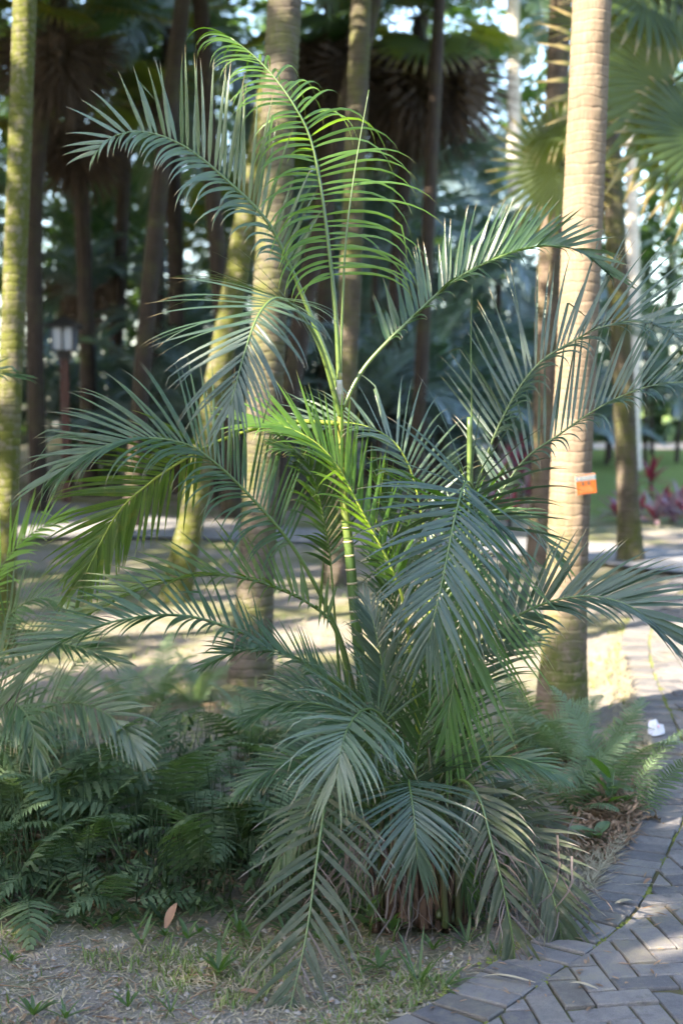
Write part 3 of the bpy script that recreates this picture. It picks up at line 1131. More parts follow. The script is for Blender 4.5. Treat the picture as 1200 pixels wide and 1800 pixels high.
for k, (x, y) in enumerate(shade):
    root = empty('added_shade_tree', (x, y, 0), SHL[k], 'tree')
    b = trunk_mesh([Vector((0, 0, -.05)), Vector((.1, 0, 2.5)), Vector((0, .1, 5.6))], [.2, .16, .14, .12, .08], 12, .3)
    for q, _s in leafs[k][::160]:
        P3 = [Vector((0, .05, 3.6 + rnd.random() * 1.6)), (q - Vector((x, y, 0))) * .5 + Vector((0, 0, 2.4)), q - Vector((x, y, 0))]
        if any(blocks(P3[m_].lerp(P3[m_ + 1], f_) + Vector((x, y, 0)), .06) for m_ in (0, 1) for f_ in (0, .2, .4, .6, .8, 1)):
            continue
        b.tube(P3, [.05, .03, .008], 5)
    b.build('trunk', M['trunk_dark'], root)
    b = MB()
    for c, sz in leafs[k]:
        az, e = rnd.uniform(0, 6.28), rnd.uniform(-.6, .4)
        d = Vector((math.cos(az) * math.cos(e), math.sin(az) * math.cos(e), math.sin(e)))
        w = Vector((-d.y, d.x, rnd.uniform(-.3, .3))).normalized()
        p = c - Vector((x, y, 0)) - d * .13
        l, wd = .28 * sz, .055 * sz
        a = [b.vert(p), b.vert(p + d * l * .45 + w * wd), b.vert(p + d * l * .45 - w * wd), b.vert(p + d * l)]
        b.face((a[0], a[1], a[2]))
        b.face((a[2], a[1], a[3]))
    b.build('crown', M['bgleaf'], root)
# --- leaf layer added above the grove behind to block sun and sky
cn = MB()
for k in range(15000):
    if k < 8500:
        q = Vector((rnd.uniform(-10, 0.6), rnd.uniform(15, 44), rnd.uniform(0, 6.5)))
        c = q + SUN * ((rnd.uniform(8.6, 12.5) - q.z) / SUN.z)
    else:
        c = Vector((rnd.uniform(-15, 0.3), rnd.uniform(12, 46), 0))
        c.z = 1.6 + c.y * .30 + rnd.uniform(0.4, 4)
    if c.z < 1.6 + .30 * c.y and abs(c.x) < .26 * c.y + 1:
        continue
    if blocks(c, 0.4):
        continue
    az, e = rnd.uniform(0, 6.28), rnd.uniform(-.7, .5)
    d = Vector((math.cos(az) * math.cos(e), math.sin(az) * math.cos(e), math.sin(e)))
    w = Vector((-d.y, d.x, rnd.uniform(-.3, .3))).normalized()
    l, wd = rnd.uniform(.9, 1.6), rnd.uniform(.16, .3)
    a = [cn.vert(c - d * l * .5), cn.vert(c + w * wd), cn.vert(c - w * wd), cn.vert(c + d * l * .5 - Vector((0, 0, .2)))]
    cn.face((a[0], a[1], a[2]))
    cn.face((a[2], a[1], a[3]))
tag(cn.build('added_shade_canopy', M['bgleaf']), 'added leaf layer shading the palm grove from high above', 'canopy', kind='stuff')

# --- the grove goes on around and behind the photographer
sw = MB()
for k in range(8200):
    az = rnd.uniform(R(22), R(338))
    rr = rnd.uniform(9, 15)
    c = Vector((math.sin(az) * rr, math.cos(az) * rr, rnd.uniform(0, 7.2) * (0.75 + .35 * noise.noise(Vector((az * 2, 0, 0))))))
    if k >= 5200:
        c = Vector((0, rnd.uniform(12, 46), rnd.uniform(0, 12)))
        c.x = -.26 * c.y - 2.0 - rnd.uniform(0, 5)
    if (abs(c.x) < .27 * c.y + 1.5 and c.y > 0) or blocks(c, .35):
        continue
    a2, e = rnd.uniform(0, 6.28), rnd.uniform(-.9, .4)
    d = Vector((math.cos(a2) * math.cos(e), math.sin(a2) * math.cos(e), math.sin(e)))
    w = Vector((-d.y, d.x, rnd.uniform(-.6, .6))).normalized()
    l, wd = rnd.uniform(.9, 1.6), rnd.uniform(.15, .3)
    a = [sw.vert(c - d * l * .5), sw.vert(c + w * wd), sw.vert(c - w * wd), sw.vert(c + d * l * .5 - Vector((0, 0, .2)))]
    sw.face((a[0], a[1], a[2]))
    sw.face((a[2], a[1], a[3]))
tag(sw.build('surrounding_woods', M['bgleaf']), 'leafy grove closing in around and behind the path', 'woods', kind='stuff')

# --- distant woods: far leaf mass with sky gaps
wood = MB()
rnd = random.Random(5)
cnt = 0
while cnt < 30000:
    x = rnd.uniform(-20, 22)
    y = rnd.uniform(44, 62)
    z = rnd.uniform(0.0, 17)
    ax = x / y * 50
    g = noise.noise(Vector((x * .25, y * .12, z * .3))) + 0.45 * noise.noise(Vector((x * .9, y * .3, z * 1.0)))
    th = -0.9 if ax < 1.5 else (-0.5 if z < 3.5 else -0.22 + 0.010 * z)
    if g < th:
        cnt += 0.15
        continue
    cnt += 1
    p = Vector((x, y, z))
    az = rnd.uniform(0, 6.28)
    d = Vector((math.cos(az), math.sin(az), rnd.uniform(-.6, .5))).normalized()
    w = Vector((-d.y, d.x, rnd.uniform(-.6, .6))).normalized()
    l = rnd.uniform(.5, 1.2)
    q1 = p + d * l * .5
    q2 = q1 + (d + Vector((0, 0, -.7))).normalized() * l * .5
    wd = rnd.uniform(.08, .2)
    a = [wood.vert(p - w * wd * .4), wood.vert(p + w * wd * .4), wood.vert(q1 + w * wd), wood.vert(q1 - w * wd), wood.vert(q2)]
    wood.face((a[0], a[1], a[2], a[3]))
    wood.face((a[3], a[2], a[4]))
for k in range(14):
    x, y = rnd.uniform(-18, 20), rnd.uniform(43, 60)
    wood.tube([Vector((x, y, 0)), Vector((x + rnd.uniform(-.5, .5), y, 6)), Vector((x + rnd.uniform(-1, 1), y, 13))], [.2, .17, .1], 6)
tag(wood.build('distant_woods', M['bgleaf']), 'hazy mass of trees far behind the palm grove', 'woods', kind='stuff')

# ------------------------------------------------------------------ the areca palm
G = Vector((0, 0, -1))
CLUMP = gnd(722, 1606)
areca = empty('areca_palm', (CLUMP.x, CLUMP.y, 0), 'large clumping areca palm with arching feather fronds beside the paver path', 'palm')


def frond(root, ctrl, up, n=30, start=0.3, lp=0.28, lm=0.28, a0=62, a1=28, vp=10, vm=10, dp=0.12, dm=0.12, w=0.018, mat='leaf', rmat='rachis',
          r0=0.007, single=False, dry=0.0, seed=None, jitter=1.0, prof=(0.62, 1.0, 0.42), segs=9, curl=0.012, fold=0.22, gap=0.025, Y0=PY, endpow=1.0, label=None, vp1=None, vm1=None):
    rnd = random.Random(seed if seed is not None else int(ctrl[0][0] * 7 + ctrl[-1][1]))
    n = n if single else int(n * 1.3)
    pts3 = [at(x, y, Y0 + d) for x, y, d in ctrl]
    NS = 60
    P, L = catmull(pts3, NS)
    b = MB()
    b.tube(P, [r0 * (1 - 0.82 * (i / (NS - 1)) ** .8) for i in range(NS)], 7, 0, True)
    fo = b.build('frond', M[rmat], root)
    fo.location = -root.location
    if label:
        fo['label'] = label
    up = Vector(up).normalized()
    allb = MB()
    for i in range(n):
        for sgn in (1, -1):
            if gap and rnd.random() < gap:
                continue
            u = (i + (0.25 if sgn > 0 else -0.25) + rnd.uniform(-.2, .2) * jitter) / (n - 1)
            u = min(1, max(0, u))
            s = start + (1 - start) * u
            f = s * (NS - 1)
            j = min(NS - 2, int(f))
            p0 = P[j].lerp(P[j + 1], f - j)
            T = (P[min(NS - 1, j + 2)] - P[max(0, j - 1)]).normalized()
            Nn = (up - T * up.dot(T)).normalized()
            B = T.cross(Nn)
            Lm = lp if sgn > 0 else lm
            if Lm <= 0:
                continue
            q = prof[0] + (prof[1] - prof[0]) * math.sin(min(1, u / .4) * math.pi / 2) if u < .4 else prof[1] + (prof[2] - prof[1]) * ((u - .4) / .6) ** 1.3
            l = 1.06 * Lm * q * (1 + rnd.gauss(0, .07) * jitter)
            a = R(a0 + (a1 - a0) * u ** endpow + rnd.gauss(0, 3) * jitter)
            if u > .84:
                a *= 1 - (u - .84) * 3.2
            va, vb = (vp, vp1) if sgn > 0 else (vm, vm1)
            v = R((va if vb is None else va + (vb - va) * u ** 1.5) + rnd.gauss(0, 6) * jitter)
            d = T * math.cos(a) + (B * sgn * math.cos(v) + Nn * math.sin(v)) * math.sin(a)
            dr = (.02 + 1.2 * (dp if sgn > 0 else dm)) * rnd.uniform(.5, 1.5)
            isdry = rnd.random() < dry
            W = (T - d * T.dot(d)).normalized()
            tw = rnd.gauss(0, .22) * jitter
            W = (W * math.cos(tw) + d.cross(W) * math.sin(tw)).normalized()
            kink = rnd.randint(3, segs - 2) if rnd.random() < .07 * jitter else -1
            if rnd.random() < .04 * jitter:
                l *= rnd.uniform(.45, .75)
            if isdry:
                dr = dr * 2.2 + .12
            pts, wv, ws = [], [], []
            q_ = p0.copy()
            m = segs
            cx, cy = rnd.gauss(0, 1) * curl, rnd.gauss(0, 1) * curl
            for k in range(m + 1):
                t = k / m
                pts.append(q_.copy())
                W = (W - d * W.dot(d)).normalized()
                wv.append(W.copy())
                wd = .86 * w * min(1, .38 + 3.4 * t) * (1 - t ** 1.7) * (0.36 if isdry else 1)
                ws.append(max(wd, .0012))
                q_ = q_ + d * (l / m)
                d = (d + G * dr * (0.15 + 1.9 * t * t) * 7 / m + (W * cx + d.cross(W) * cy) * t).normalized()
                if k == kink:
                    d = (d + G * rnd.uniform(.5, 1.3) + W * rnd.gauss(0, .3)).normalized()
                if isdry:
                    ca = rnd.gauss(0, .16)
                    d = (d + W * ca + d.cross(W) * rnd.gauss(0, .22)).normalized()
                    W = (W + d.cross(W) * rnd.gauss(0.3, .4)).normalized()
            lm_ = M['leaf_dry'] if isdry else M[mat]
            if single:
                lb = MB()
                lb.blade(pts, wv, ws, fold)
                lb.build('leaflet', lm_, fo)
            else:
                allb.blade(pts, wv, ws, fold, 1 if isdry else 0)
    if not single:
        lo = allb.build('leaflets', [M[mat], M['leaf_dry']], fo)
        lo['kind'] = 'stuff'
    return fo


# ---- canes
def culm_mat():
    m, nt, nd, lk = newmat('green_cane')
    uv = N(nt, 'ShaderNodeUVMap')
    sp = N(nt, 'ShaderNodeSeparateXYZ')
    lk.new(uv.outputs[0], sp.inputs[0])
    mr = N(nt, 'ShaderNodeMapRange')
    mr.inputs['From Min'].default_value = 0.2
    mr.inputs['From Max'].default_value = 1.6
    lk.new(sp.outputs[1], mr.inputs[0])
    n1 = noise_tex(nt, 18, 4)
    c = ramp(nt, mr.outputs[0], [(0.0, (0.045, 0.075, 0.02)), (0.35, (0.04, 0.09, 0.018)), (0.66, (0.055, 0.10, 0.024)), (0.82, (0.12, 0.14, 0.028)), (1.0, (0.24, 0.21, 0.035))])
    c = mix(nt, 0.6, c, ramp(nt, n1, [(0.3, (.35, .35, .35)), (0.7, (.7, .7, .7))]), 'OVERLAY')
    p = N(nt, 'ShaderNodeBsdfPrincipled')
    lk.new(c, p.inputs['Base Color'])
    p.inputs['Roughness'].default_value = 0.38
    out = N(nt, 'ShaderNodeOutputMaterial')
    lk.new(p.outputs[0], out.inputs[0])
    return m


M['culm'] = culm_mat()
M['scar'] = plain_mat('cane_scar', (0.36, 0.30, 0.20), 0.8, (0.25, 0.2, 0.13), 40)
cp = [at(690, 1600, PY + .05), at(660, 1400, PY + .03), at(644, 1250, PY), at(626, 1100, PY), at(613, 960, PY), at(604, 870, PY), at(600, 780, PY), at(597, 700, PY), at(596, 655, PY)]
CP, CL = catmull(cp, 120)
cb = MB()
rad = []
for i in range(120):
    u = i / 119
    r = 0.0205 - 0.007 * u if u < .62 else 0.0162 - (u - .62) * .022
    rad.append(r)
cb.tube(CP, rad, 14, 0, True)
cane = cb.build('cane', M['culm'], areca)
cane.location = -areca.location
for py in (1280, 1232, 1190, 1155, 1117, 1093, 1073, 1051, 1027, 1003, 978, 953, 925):
    # ring scars: find the cane point at this picture height
    best = min(range(120), key=lambda i: abs((CP[i] - at(620, py, PY)).z))
    rb = MB()
    t = (CP[min(119, best + 1)] - CP[best - 1]).normalized()
    rb.tube([CP[best] - t * .0035, CP[best] - t * .001, CP[best] + t * .001, CP[best] + t * .0035], [rad[best] * 1.0, rad[best] * 1.1, rad[best] * 1.1, rad[best] * 1.0], 14)
    rb.build('ring_scar', M['scar'], cane)
sb = MB()
sb.tube([at(597, 712, PY), at(596, 690, PY), at(595, 668, PY)], [.0135, .0125, .0105], 10)
sb.build('pale_collar', plain_mat('pale_collar', (0.42, 0.40, 0.33), .7, (0.3, 0.26, 0.16), 60), cane)


def stick(ctrl, r0, r1, mat, name, Y0=PY, root=areca):
    P, _ = catmull([at(x, y, Y0 + d) for x, y, d in ctrl], 30)
    q = MB()
    q.tube(P, [r0 + (r1 - r0) * i / 29 for i in range(30)], 8)
    o = q.build(name, M[mat], root)
    o.location = -root.location
    return o


stick([(597, 690, 0), (601, 560, 0), (608, 420, 0), (625, 290, .02), (648, 158, .03)], .005, .001, 'rachis', 'spear_leaf')
stick([(822, 1290, .06), (824, 1000, .08), (825, 850, .08), (825, 733, .08)], .011, .0085, 'rachis', 'cut_petiole')
stick([(828, 1200, .1), (829, 800, .12), (827, 620, .12), (829, 500, .12)], .006, .001, 'rachis', 'spear_leaf')

F = lambda *a, **k: frond(areca, *a, **k)
CAMN = (0, -1, 0.12)
# 1 upper arching frond reaching left
F([(597, 690, 0), (560, 590, 0), (515, 480, -.02), (470, 390, -.04), (400, 318, -.06), (325, 258, -.08), (255, 232, -.10), (200, 240, -.12), (168, 270, -.13)],
  (-.1, -1, .1), n=42, start=.33, lp=.31, lm=.20, a0=50, a1=60, vp=2, vm=58, dp=.06, dm=.38, w=.016, mat='leaf_pale', r0=.010, single=True, prof=(.55, 1, .3), seed=11,
  label='upper frond arching out over the lamp post side')
# 2 top frond
F([(597, 690, 0), (590, 560, 0), (577, 430, 0), (562, 320, 0), (544, 240, 0), (516, 184, 0), (482, 136, .02), (446, 98, .04), (405, 66, .05)],
  (.1, -1, .25), n=36, start=.30, lp=.36, lm=.25, a0=92, a1=44, vp=6, vm=30, dp=.42, dm=.5, w=.012, mat='leaf_fresh', endpow=1.6, vp1=-80, r0=.009, seed=12, prof=(.75, 1, .5),
  label='topmost frond with bright green leaflets spilling over')
# 3 blue-grey frond facing the camera
F([(599, 735, 0), (562, 610, -.06), (524, 548, -.16), (487, 524, -.30), (455, 553, -.44), (430, 620, -.52), (405, 712, -.56)],
  (-.15, -.85, .5), n=34, start=.42, lp=.32, lm=.25, a0=80, a1=26, vp=4, vm=0, dp=.10, dm=.22, w=.0135, mat='leaf_blue', r0=.009, single=True, seed=13, prof=(.8, 1, .45))
# 4 upper right
F([(600, 720, 0), (645, 640, .02), (735, 548, .05), (800, 492, .08), (870, 455, .10), (940, 434, .12), (1010, 438, .12), (1060, 472, .11)],
  (-.1, -.9, .35), n=42, start=.24, lp=.12, lm=.22, a0=62, a1=18, vp=70, vm=6, dp=.3, dm=.02, w=.017, mat='leaf', r0=.008, seed=14, prof=(.65, 1, .55))
# 5 yellow-petioled frond going left then down
F([(598, 745, 0), (520, 742, -.04), (440, 756, -.08), (370, 782, -.11), (320, 810, -.13), (262, 850, -.14), (205, 905, -.14), (150, 1010, -.12)],
  (-.05, .75, .6), n=30, start=.45, lp=.22, lm=.26, a0=58, a1=14, vp=-15, vm=18, dp=.08, dm=.04, w=.017, mat='leaf_spot', rmat='rachis_yel', r0=.0085, seed=15, prof=(.9, 1, .6))
# 6 frond from the base, arching far left at mid height
F([(625, 1230, 0), (600, 1130, -.02), (560, 1040, -.05), (510, 955, -.09), (445, 878, -.13), (380, 815, -.16), (325, 780, -.18), (245, 770, -.2), (165, 792, -.22), (105, 830, -.23)],
  (.05, -.55, .85), n=42, start=.40, lp=.30, lm=.26, a0=66, a1=18, vp=30, vm=12, dp=.10, dm=.30, w=.0125, mat='leaf', r0=.009, seed=16, prof=(.9, 1, .55))
# 7 lower left, upright leaflets
F([(622, 1235, -.02), (590, 1110, -.06), (545, 1062, -.1), (470, 1028, -.15), (400, 1012, -.19), (330, 1015, -.22), (250, 1036, -.24), (165, 1075, -.25)],
  (.0, -.8, .5), n=30, start=.27, lp=.20, lm=.17, a0=62, a1=18, vp=0, vm=72, dp=.03, dm=.25, w=.016, mat='leaf_spot', r0=.007, seed=17, prof=(.55, 1, .8))
# 8 lower left, long
F([(650, 1250, -.05), (570, 1185, -.12), (490, 1142, -.18), (420, 1110, -.24), (335, 1084, -.3), (250, 1084, -.35), (160, 1105, -.39), (80, 1150, -.42), (28, 1215, -.43)],
  (.0, -.75, .6), n=34, start=.33, lp=.20, lm=.17, a0=60, a1=18, vp=8, vm=50, dp=.04, dm=.2, w=.016, mat='leaf', r0=.008, seed=18, dry=.08, prof=(.6, 1, .7))
# 9 short edge-on frond below
F([(640, 1250, -.1), (585, 1205, -.15), (530, 1165, -.2), (470, 1142, -.25), (415, 1145, -.29), (368, 1166, -.31)],
  (0, -.5, .85), n=24, start=.25, lp=.16, lm=.14, a0=50, a1=18, vp=20, vm=20, dp=.05, dm=.15, w=.013, mat='leaf', r0=.006, seed=19)
# 10 bright translucent frond in front of the cane
F([(735, 1290, .0), (712, 1080, -.01), (688, 1000, -.02), (652, 930, -.03), (622, 872, -.05), (592, 818, -.07), (555, 778, -.09), (505, 752, -.11), (455, 745, -.12)],
  (.35, -.75, .5), n=30, start=.40, lp=.25, lm=.22, a0=50, a1=22, vp=8, vm=26, dp=.02, dm=.08, w=.0155, mat='leaf_fresh', rmat='rachis_yel', r0=.008, seed=20, prof=(.6, 1, .6))
# 11 frond behind with pale arching leaflets
F([(760, 1280, .1), (752, 1000, .1), (735, 880, .1), (718, 818, .1), (690, 775, .1), (645, 750, .08), (590, 742, .06), (520, 748, .03)],
  (.2, -.6, .75), n=30, start=.42, lp=.27, lm=.2, a0=70, a1=30, vp=8, vm=20, dp=.1, dm=.12, w=.013, mat='leaf_pale', rmat='rachis_yel', r0=.007, seed=21, prof=(.85, 1, .5))
# 12 large slate-blue frond facing the camera
F([(800, 1300, .05), (815, 1100, .06), (830, 950, .02), (834, 872, -.06), (818, 848, -.16), (800, 905, -.26), (784, 985, -.33), (768, 1060, -.38), (752, 1130, -.40)],
  (.12, -.95, .25), n=45, start=.47, lp=.31, lm=.33, a0=92, a1=26, vp=2, vm=2, dp=.08, dm=.10, w=.0175, mat='leaf_blue', r0=.009, single=True, seed=22, prof=(.85, 1, .55))
# 13 lower right, reaching over the path
F([(730, 1260, .0), (790, 1170, 0), (850, 1122, -.02), (910, 1082, -.04), (975, 1055, -.07), (1040, 1048, -.1), (1105, 1065, -.13), (1165, 1110, -.15)],
  (-.05, -.85, .45), n=30, start=.28, lp=.22, lm=.26, a0=60, a1=18, vp=40, vm=4, dp=.14, dm=.03, w=.021, mat='leaf_blue', r0=.008, seed=23, prof=(.6, .95, .95))
# 14 green frond hanging behind the slate-blue one
F([(785, 1300, .12), (828, 1020, .12), (838, 910, .06), (826, 878, -.02), (820, 960, -.1), (812, 1060, -.14), (800, 1170, -.17), (785, 1280, -.19)],
  (.05, -.95, .15), n=30, start=.46, lp=.20, lm=.38, a0=54, a1=20, vp=6, vm=4, dp=.05, dm=.02, w=.0155, mat='leaf_mid', r0=.008, seed=24, prof=(.9, 1, .6))
# 15 tall right frond, off behind the sign trunk
F([(760, 1290, .1), (800, 1000, .1), (850, 815, .1), (898, 705, .1), (945, 640, .1), (1000, 603, .09), (1060, 574, .07), (1125, 566, .05), (1190, 592, .03), (1240, 650, 0)],
  (-.15, -.85, .5), n=36, start=.52, lp=.17, lm=.34, a0=62, a1=20, vp=55, vm=4, dp=.3, dm=.03, w=.014, mat='leaf_blue', r0=.008, seed=25, prof=(.75, 1, .9))
# 16 right frond below it
F([(770, 1290, .05), (820, 1000, .05), (905, 828, .05), (985, 762, .03), (1060, 712, .0), (1130, 682, -.03), (1200, 672, -.06), (1270, 690, -.1)],
  (-.1, -.85, .5), n=30, start=.5, lp=.14, lm=.32, a0=66, a1=26, vp=60, vm=4, dp=.35, dm=.03, w=.0135, mat='leaf_blue', r0=.0075, seed=26, prof=(.75, 1, .9))
# 17 small upright frond in the heart of the clump
F([(700, 1330, -.1), (690, 1260, -.1), (678, 1205, -.1), (668, 1150, -.1), (657, 1098, -.09), (645, 1062, -.07)],
  (.0, -1, .2), n=26, start=.22, lp=.18, lm=.17, a0=40, a1=20, vp=8, vm=8, dp=.01, dm=.03, w=.012, mat='leaf_blue', r0=.005, seed=27, prof=(.9, 1, .4))
# 18 pale low frond toward the camera
F([(700, 1340, -.12), (680, 1275, -.18), (655, 1248, -.25), (632, 1252, -.33), (612, 1278, -.42), (600, 1315, -.48), (592, 1360, -.5)],
  (-.05, -.85, .55), n=32, start=.25, lp=.27, lm=.25, a0=92, a1=28, vp=8, vm=6, dp=.2, dm=.2, w=.0135, mat='leaf_pale', r0=.007, seed=28, prof=(.85, 1, .6))
# 19 small frond under it
F([(735, 1440, -.15), (722, 1395, -.22), (718, 1372, -.3), (724, 1410, -.38), (730, 1460, -.42), (733, 1510, -.43)],
  (.05, -.9, .4), n=28, start=.3, lp=.25, lm=.23, a0=86, a1=24, vp=4, vm=4, dp=.14, dm=.14, w=.0125, mat='leaf_blue', r0=.006, seed=29, prof=(.85, 1, .6))
# 20 old frond hanging forward over the bare soil
F([(640, 1420, -.15), (605, 1375, -.28), (578, 1378, -.36), (567, 1440, -.44), (553, 1540, -.52), (537, 1650, -.6), (512, 1762, -.68), (498, 1840, -.72)],
  (-.05, -.95, .2), n=27, start=.22, lp=.24, lm=.24, a0=64, a1=26, vp=4, vm=4, dp=.10, dm=.10, w=.019, mat='leaf_old', r0=.007, single=True, dry=.14, seed=30, prof=(.85, 1, .75))
# 21 old drooping fronds with dead curled leaflets, right
F([(770, 1400, -.1), (805, 1370, -.18), (840, 1400, -.26), (866, 1490, -.34), (888, 1580, -.39), (902, 1660, -.42), (905, 1725, -.43)],
  (.0, -.95, .2), n=26, start=.2, lp=.19, lm=.18, a0=50, a1=18, vp=6, vm=6, dp=.14, dm=.14, w=.018, mat='leaf_old', r0=.007, dry=.42, seed=31, prof=(.85, 1, .8))
F([(800, 1430, -.05), (850, 1420, -.1), (910, 1455, -.17), (950, 1520, -.23), (978, 1600, -.28), (992, 1690, -.3)],
  (.1, -.9, .3), n=26, start=.2, lp=.17, lm=.20, a0=52, a1=18, vp=6, vm=6, dp=.12, dm=.06, w=.018, mat='leaf_old', r0=.006, dry=.12, seed=32, prof=(.9, 1, .8))
F([(790, 1440, .0), (860, 1400, -.02), (920, 1410, -.05), (965, 1470, -.08), (982, 1560, -.1), (985, 1650, -.1)],
  (.1, -.9, .3), n=22, start=.3, lp=.17, lm=.16, a0=40, a1=12, vp=6, vm=6, dp=.3, dm=.3, w=.014, mat='leaf_dry', rmat='rachis_dry', r0=.005, dry=.9, seed=33)
F([(770, 1390, -.02), (840, 1400, -.06), (900, 1450, -.1), (935, 1465, -.12)],
  (.0, -.7, .7), n=14, start=.35, lp=.16, lm=.26, a0=46, a1=12, vp=6, vm=10, dp=.08, dm=.03, w=.018, mat='leaf_old', r0=.006, seed=34)
F([(745, 1380, -.05), (800, 1345, -.1), (860, 1330, -.16), (920, 1335, -.2), (975, 1360, -.22)],
  (.0, -.5, .85), n=24, start=.2, lp=.17, lm=.15, a0=56, a1=16, vp=12, vm=10, dp=.16, dm=.06, w=.014, mat='leaf', r0=.006, seed=35)
F([(720, 1400, -.05), (640, 1345, -.12), (560, 1330, -.2), (490, 1345, -.26), (430, 1385, -.3)],
  (.0, -.5, .85), n=24, start=.2, lp=.16, lm=.18, a0=56, a1=16, vp=12, vm=10, dp=.06, dm=.16, w=.014, mat='leaf', r0=.006, seed=36)
# inner fronds behind the big one
F([(745, 1320, .12), (745, 1180, .16), (760, 1060, .2), (790, 960, .24), (840, 900, .28), (900, 900, .3), (950, 940, .3), (985, 985, .3)],
  (-.1, -.4, .9), n=28, start=.4, lp=.22, lm=.2, a0=66, a1=20, vp=10, vm=10, dp=.1, dm=.04, w=.013, mat='leaf', r0=.006, seed=37)
F([(715, 1330, .12), (700, 1200, .14), (696, 1080, .16), (690, 980, .16), (680, 900, .14), (660, 830, .1)],
  (.3, -.8, .3), n=26, start=.3, lp=.24, lm=.18, a0=48, a1=20, vp=8, vm=20, dp=.02, dm=.1, w=.014, mat='leaf', r0=.006, seed=38)
F([(600, 1240, .06), (588, 1080, .05), (580, 980, .04), (572, 930, .02), (562, 880, .0), (548, 830, -.03), (530, 800, -.06), (500, 790, -.1)],
  (.1, -.75, .6), n=26, start=.5, lp=.2, lm=.19, a0=50, a1=20, vp=10, vm=35, dp=.05, dm=.12, w=.013, mat='leaf', r0=.006, seed=39)
F([(690, 1420, -.08), (660, 1330, -.1), (620, 1270, -.12), (570, 1240, -.14), (500, 1235, -.16), (440, 1260, -.18)],
  (0, -.6, .8), n=24, start=.3, lp=.17, lm=.17, a0=55, a1=18, vp=8, vm=16, dp=.05, dm=.14, w=.013, mat='leaf', r0=.006, seed=42)

for k, c_ in enumerate(([(735, 1500, .05), (722, 1330, .08), (706, 1180, .12), (690, 1060, .16), (660, 985, .18)], [(750, 1500, .05), (775, 1350, .1), (815, 1230, .14), (870, 1150, .18), (930, 1120, .2)],
                       [(720, 1500, .05), (690, 1370, .08), (640, 1270, .1), (575, 1215, .12), (505, 1205, .14)], [(745, 1500, .0), (752, 1350, .03), (768, 1200, .06), (790, 1080, .1), (830, 1000, .14)],
                       [(740, 1500, -.05), (728, 1390, -.08), (740, 1290, -.1), (770, 1220, -.12), (820, 1190, -.14)])):
    F(c_, (.1 * (k - 2), -.85, .4), n=24, start=.25, lp=.24, lm=.22, a0=50, a1=20, vp=8, vm=10, dp=.12, dm=.12, w=.0125, mat='leaf' if k != 3 else 'leaf_mid', r0=.006, seed=860 + k)
rnd = random.Random(91)
for k in range(12):
    sx = -1 if k % 2 else 1
    x0 = 725 + rnd.uniform(-40, 60)
    rx, tp = rnd.uniform(110, 230), rnd.uniform(1330, 1440)
    dy = rnd.uniform(-.25, .3)
    F([(x0, 1560, dy * .2), (x0 + sx * rx * .2, tp + 25, dy * .5), (x0 + sx * rx * .5, tp, dy * .7), (x0 + sx * rx * .8, tp + rnd.uniform(20, 60), dy * .9), (x0 + sx * rx, tp + rnd.uniform(90, 190), dy)],
      (0, -.6, .8), n=20, start=.28, lp=.18, lm=.18, a0=58, a1=18, vp=8, vm=8, dp=.2, dm=.2, w=.0125, mat=rnd.choice(('leaf', 'leaf_old', 'leaf')), r0=.005, seed=800 + k, dry=rnd.choice((0, .1, .35)))
# petioles and dead sheaths of the clump's foot
rnd = random.Random(17)
for k in range(16):
    x0 = 735 + rnd.uniform(-70, 75)
    stick([(x0, 1625 + rnd.uniform(-20, 8), -.12 + rnd.uniform(-.1, .12)), (x0 + rnd.uniform(-10, 10), 1500, -.1 + rnd.uniform(-.1, .1)), (x0 + rnd.uniform(-40, 40), 1330 + rnd.uniform(-60, 60), rnd.uniform(-.1, .1))],
          rnd.uniform(.008, .014), .005, 'rachis_dark', 'petiole')
for k in range(26):
    x0 = 735 + rnd.gauss(0, 45)
    stick([(x0, 1635 + rnd.uniform(-20, 5), -.17 + rnd.uniform(-.06, .12)), (x0 + rnd.uniform(-8, 8), 1560, -.16 + rnd.uniform(-.05, .1)), (x0 + rnd.uniform(-25, 25), 1470 + rnd.uniform(-30, 30), -.1)],
          rnd.uniform(.008, .022), .004, 'fibre', 'dead_sheath')
db = MB()
for k in range(90):
    x0, y0 = rnd.choice(((620, 1480), (640, 1500), (980, 1500), (985, 1540), (880, 1480), (720, 1560), (700, 1540)))
    p = at(x0 + rnd.gauss(0, 22), y0 + rnd.gauss(0, 30), PY - .2 + rnd.gauss(0, .06))
    d = Vector((rnd.gauss(0, .35), rnd.gauss(0, .35), -1)).normalized()
    W = Vector((rnd.gauss(0, 1), rnd.gauss(0, 1), .1))
    pts, wv = [], []
    l = rnd.uniform(.12, .3)
    for j in range(7):
        pts.append(p.copy())
        W = (W - d * W.dot(d)).normalized()
        wv.append(W.copy())
        p = p + d * l / 6
        if p.z < .02:
            p.z = .02
        d = (d + Vector((rnd.gauss(0, .3), rnd.gauss(0, .3), rnd.gauss(-.15, .2)))).normalized()
    db.blade(pts, wv, [.006 * (1 - (j / 6) ** 2) + .001 for j in range(7)], .5)
o = db.build('dead_leaflets', M['leaf_dry'], areca)
o.location = -areca.location
o['kind'] = 'stuff'

